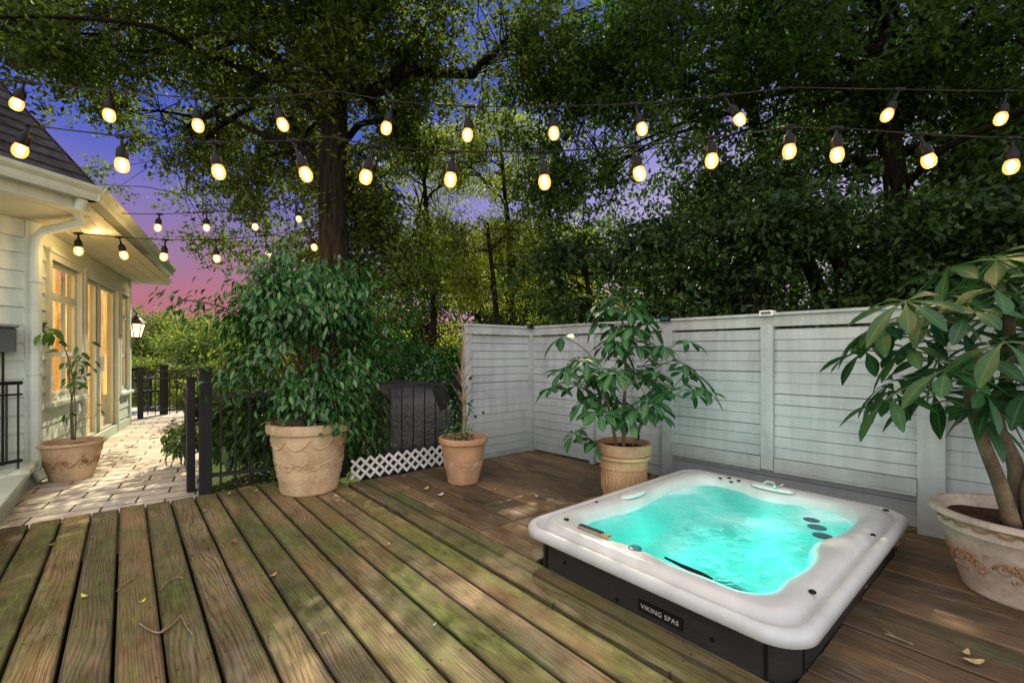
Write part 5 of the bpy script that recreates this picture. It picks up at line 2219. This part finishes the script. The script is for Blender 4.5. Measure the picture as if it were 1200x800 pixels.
# garden seat and table at the end of the patio
def garden_chair(c, rot, label):
    t = thing('garden_chair', c, label, 'chair')
    Mh = Matrix.Translation(c) @ Matrix.Rotation(rot, 4, 'Z')
    for sx_ in (-.2, .2):
        for sy in (-.2, .2):
            m = MB()
            m.bar(Mh @ Vector((sx_, sy, 0)), Mh @ Vector((sx_, sy, .42 if sy < 0 else .9)), .025, .025, (0, 1, 0))
            m.build('leg', M['black_metal'], t)
    m = MB()
    m.box(-.22, .22, -.22, .22, .42, .45, 0, Mh)
    m.build('seat', M['black_metal'], t)
    m = MB()
    for k in range(5):
        m.bar(Mh @ Vector((-.18 + .09 * k, .2, .45)), Mh @ Vector((-.18 + .09 * k, .2, .88)), .015, .02, (0, 1, 0))
    m.bar(Mh @ Vector((-.21, .2, .88)), Mh @ Vector((.21, .2, .88)), .03, .05)
    m.build('backrest', M['black_metal'], t)


q = at(166, 0, 9.3)
garden_chair(Vector((q.x, q.y, -.03)), .8, 'dark metal garden chair at the far end of the patio by the house corner')
q = at(176, 0, 9.9)
tb = thing('garden_table', Vector((q.x, q.y, -.03)), 'small round metal garden table beside the far garden chair', 'table')
m = MB()
m.lathe(Vector((q.x, q.y, .63)), [(.3, 0), (.31, .012), (.3, .025)], 24)
m.build('top', M['black_metal'], tb)
m = MB()
m.tube([(q.x, q.y, -.03), (q.x, q.y, .63)], .03, 8)
m.lathe(Vector((q.x, q.y, -.03)), [(.2, 0), (.18, .03), (.03, .06)], 16)
m.build('pedestal', M['black_metal'], tb)


# ------------------------------------------------------------------ litter on the deck
def fallen(px, py, L_, rot, mat, label, cat='leaf', zoff=.004, name='fallen_leaf'):
    d = FPX * CAMZ / (py - 413)
    c = at(px, py, d)
    c.z = zoff
    n = 8
    vs = []
    for i in range(n + 1):
        f = i / n
        w_ = L_ * .22 * math.sin(PI * f) ** .7
        zz_ = .012 * (f - .5) ** 2 * 4 + .002
        x_ = (f - .5) * L_
        for s_ in (1, 0, -1):
            vs.append((x_, s_ * w_, zz_ + (.006 if s_ else 0)))
    ca, sa = math.cos(rot), math.sin(rot)
    vs = [(c.x + a * ca - b * sa, c.y + a * sa + b * ca, c.z + e) for a, b, e in vs]
    m = MB()
    m.add(vs, [(3 * i + k, 3 * i + k + 1, 3 * i + k + 4, 3 * i + k + 3) for i in range(n) for k in (0, 1)])
    o = m.build(name, mat, None, True, origin=c)
    tag(o, label, cat, 'leaves fallen on the deck')


fallen(99, 701, .045, 2.2, M['yellow_fallen'], 'larger bright yellow leaf lying on a board at lower left')
fallen(167, 707, .03, .6, M['yellow_fallen'], 'smaller yellow leaf beside the forked twig')
fallen(274, 637, .05, 1.2, M['red_fallen'], 'red leaf on the deck left of the centre')
fallen(320, 676, .045, .4, M['dry_leaf'], 'tan leaf right of the red leaf')
fallen(516, 581, .07, .2, M['lattice'], 'pale curled leaf on the boards below the small terracotta pot')
fallen(629, 583, .035, 1.5, M['lattice'], 'tiny pale leaf on the boards near the back corner of the spa')
fallen(268, 580, .05, 1.0, M['dry_leaf'], 'tan leaf in front of the black end post')
fallen(499, 574, .09, .5, M['dry_leaf'], 'brown leaf on the deck in front of the lattice')
fallen(300, 576, .03, .1, M['lattice'], 'pale leaf just left of the ficus pot')
fallen(473, 559, .05, .1, M['dry_leaf'], 'dry leaf against the lattice foot')
fallen(509, 735, .02, .1, M['lattice'], 'tiny pale fleck on the boards near the bottom centre')
fallen(580, 575, .03, .9, M['dry_leaf'], 'dry leaf beside the small terracotta pot')
fallen(1141, 778, .075, -.9, M['dry_leaf'], 'long pale dry leaf at the lower right corner of the deck')
for (px, py, L_, ro, mt, lb) in ((455, 640, .04, .8, 'dry_leaf', 'small brown leaf between the ficus pot and the spa corner'), (240, 600, .035, 2.0, 'dry_leaf', 'small brown leaf just inside the black end post'),
                                 (690, 560, .04, .3, 'dry_leaf', 'brown leaf beside the golden pot'), (1010, 690, .04, 1.9, 'dry_leaf', 'small brown leaf on the dark boards right of the spa'), (380, 745, .03, 2.6, 'dry_leaf', 'small brown leaf near the bottom left of centre'), (60, 640, .04, .2, 'dry_leaf', 'brown leaf at the far left of the deck')):
    fallen(px, py, L_, ro, M[mt], lb)
fallen(1132, 768, .05, -.2, M['dry_leaf'], 'short dry leaf touching the long pale one at lower right')


def twig(pts, label, r=.003):
    P = []
    for (px, py) in pts:
        d = FPX * CAMZ / (py - 413)
        q = at(px, py, d)
        q.z = .009
        P.append(q)
    m = MB()
    m.tube(spline(P, 4), r, 5)
    if len(P) > 2:
        q = P[len(P) // 2]
        m.tube([q, q + Vector((.05, .07, .004))], r * .7, 5)
    o = m.build('fallen_twig', M['twig'], None, True, origin=P[0])
    tag(o, label, 'twig', 'twigs fallen on the deck')


twig([(163, 732), (175, 740), (188, 743), (200, 735), (213, 722)], 'curved twig crossing a gap at the lower left', .004)
twig([(212, 722), (218, 735), (226, 746)], 'short dark twig continuing from the curved one')
twig([(137, 694), (148, 685), (154, 680)], 'small twig left of the yellow leaf')
twig([(187, 693), (196, 684), (207, 678), (215, 679)], 'forked twig in the middle of the left boards')
twig([(1036, 744), (1050, 749), (1070, 757)], 'dark twig on the boards right of the spa')
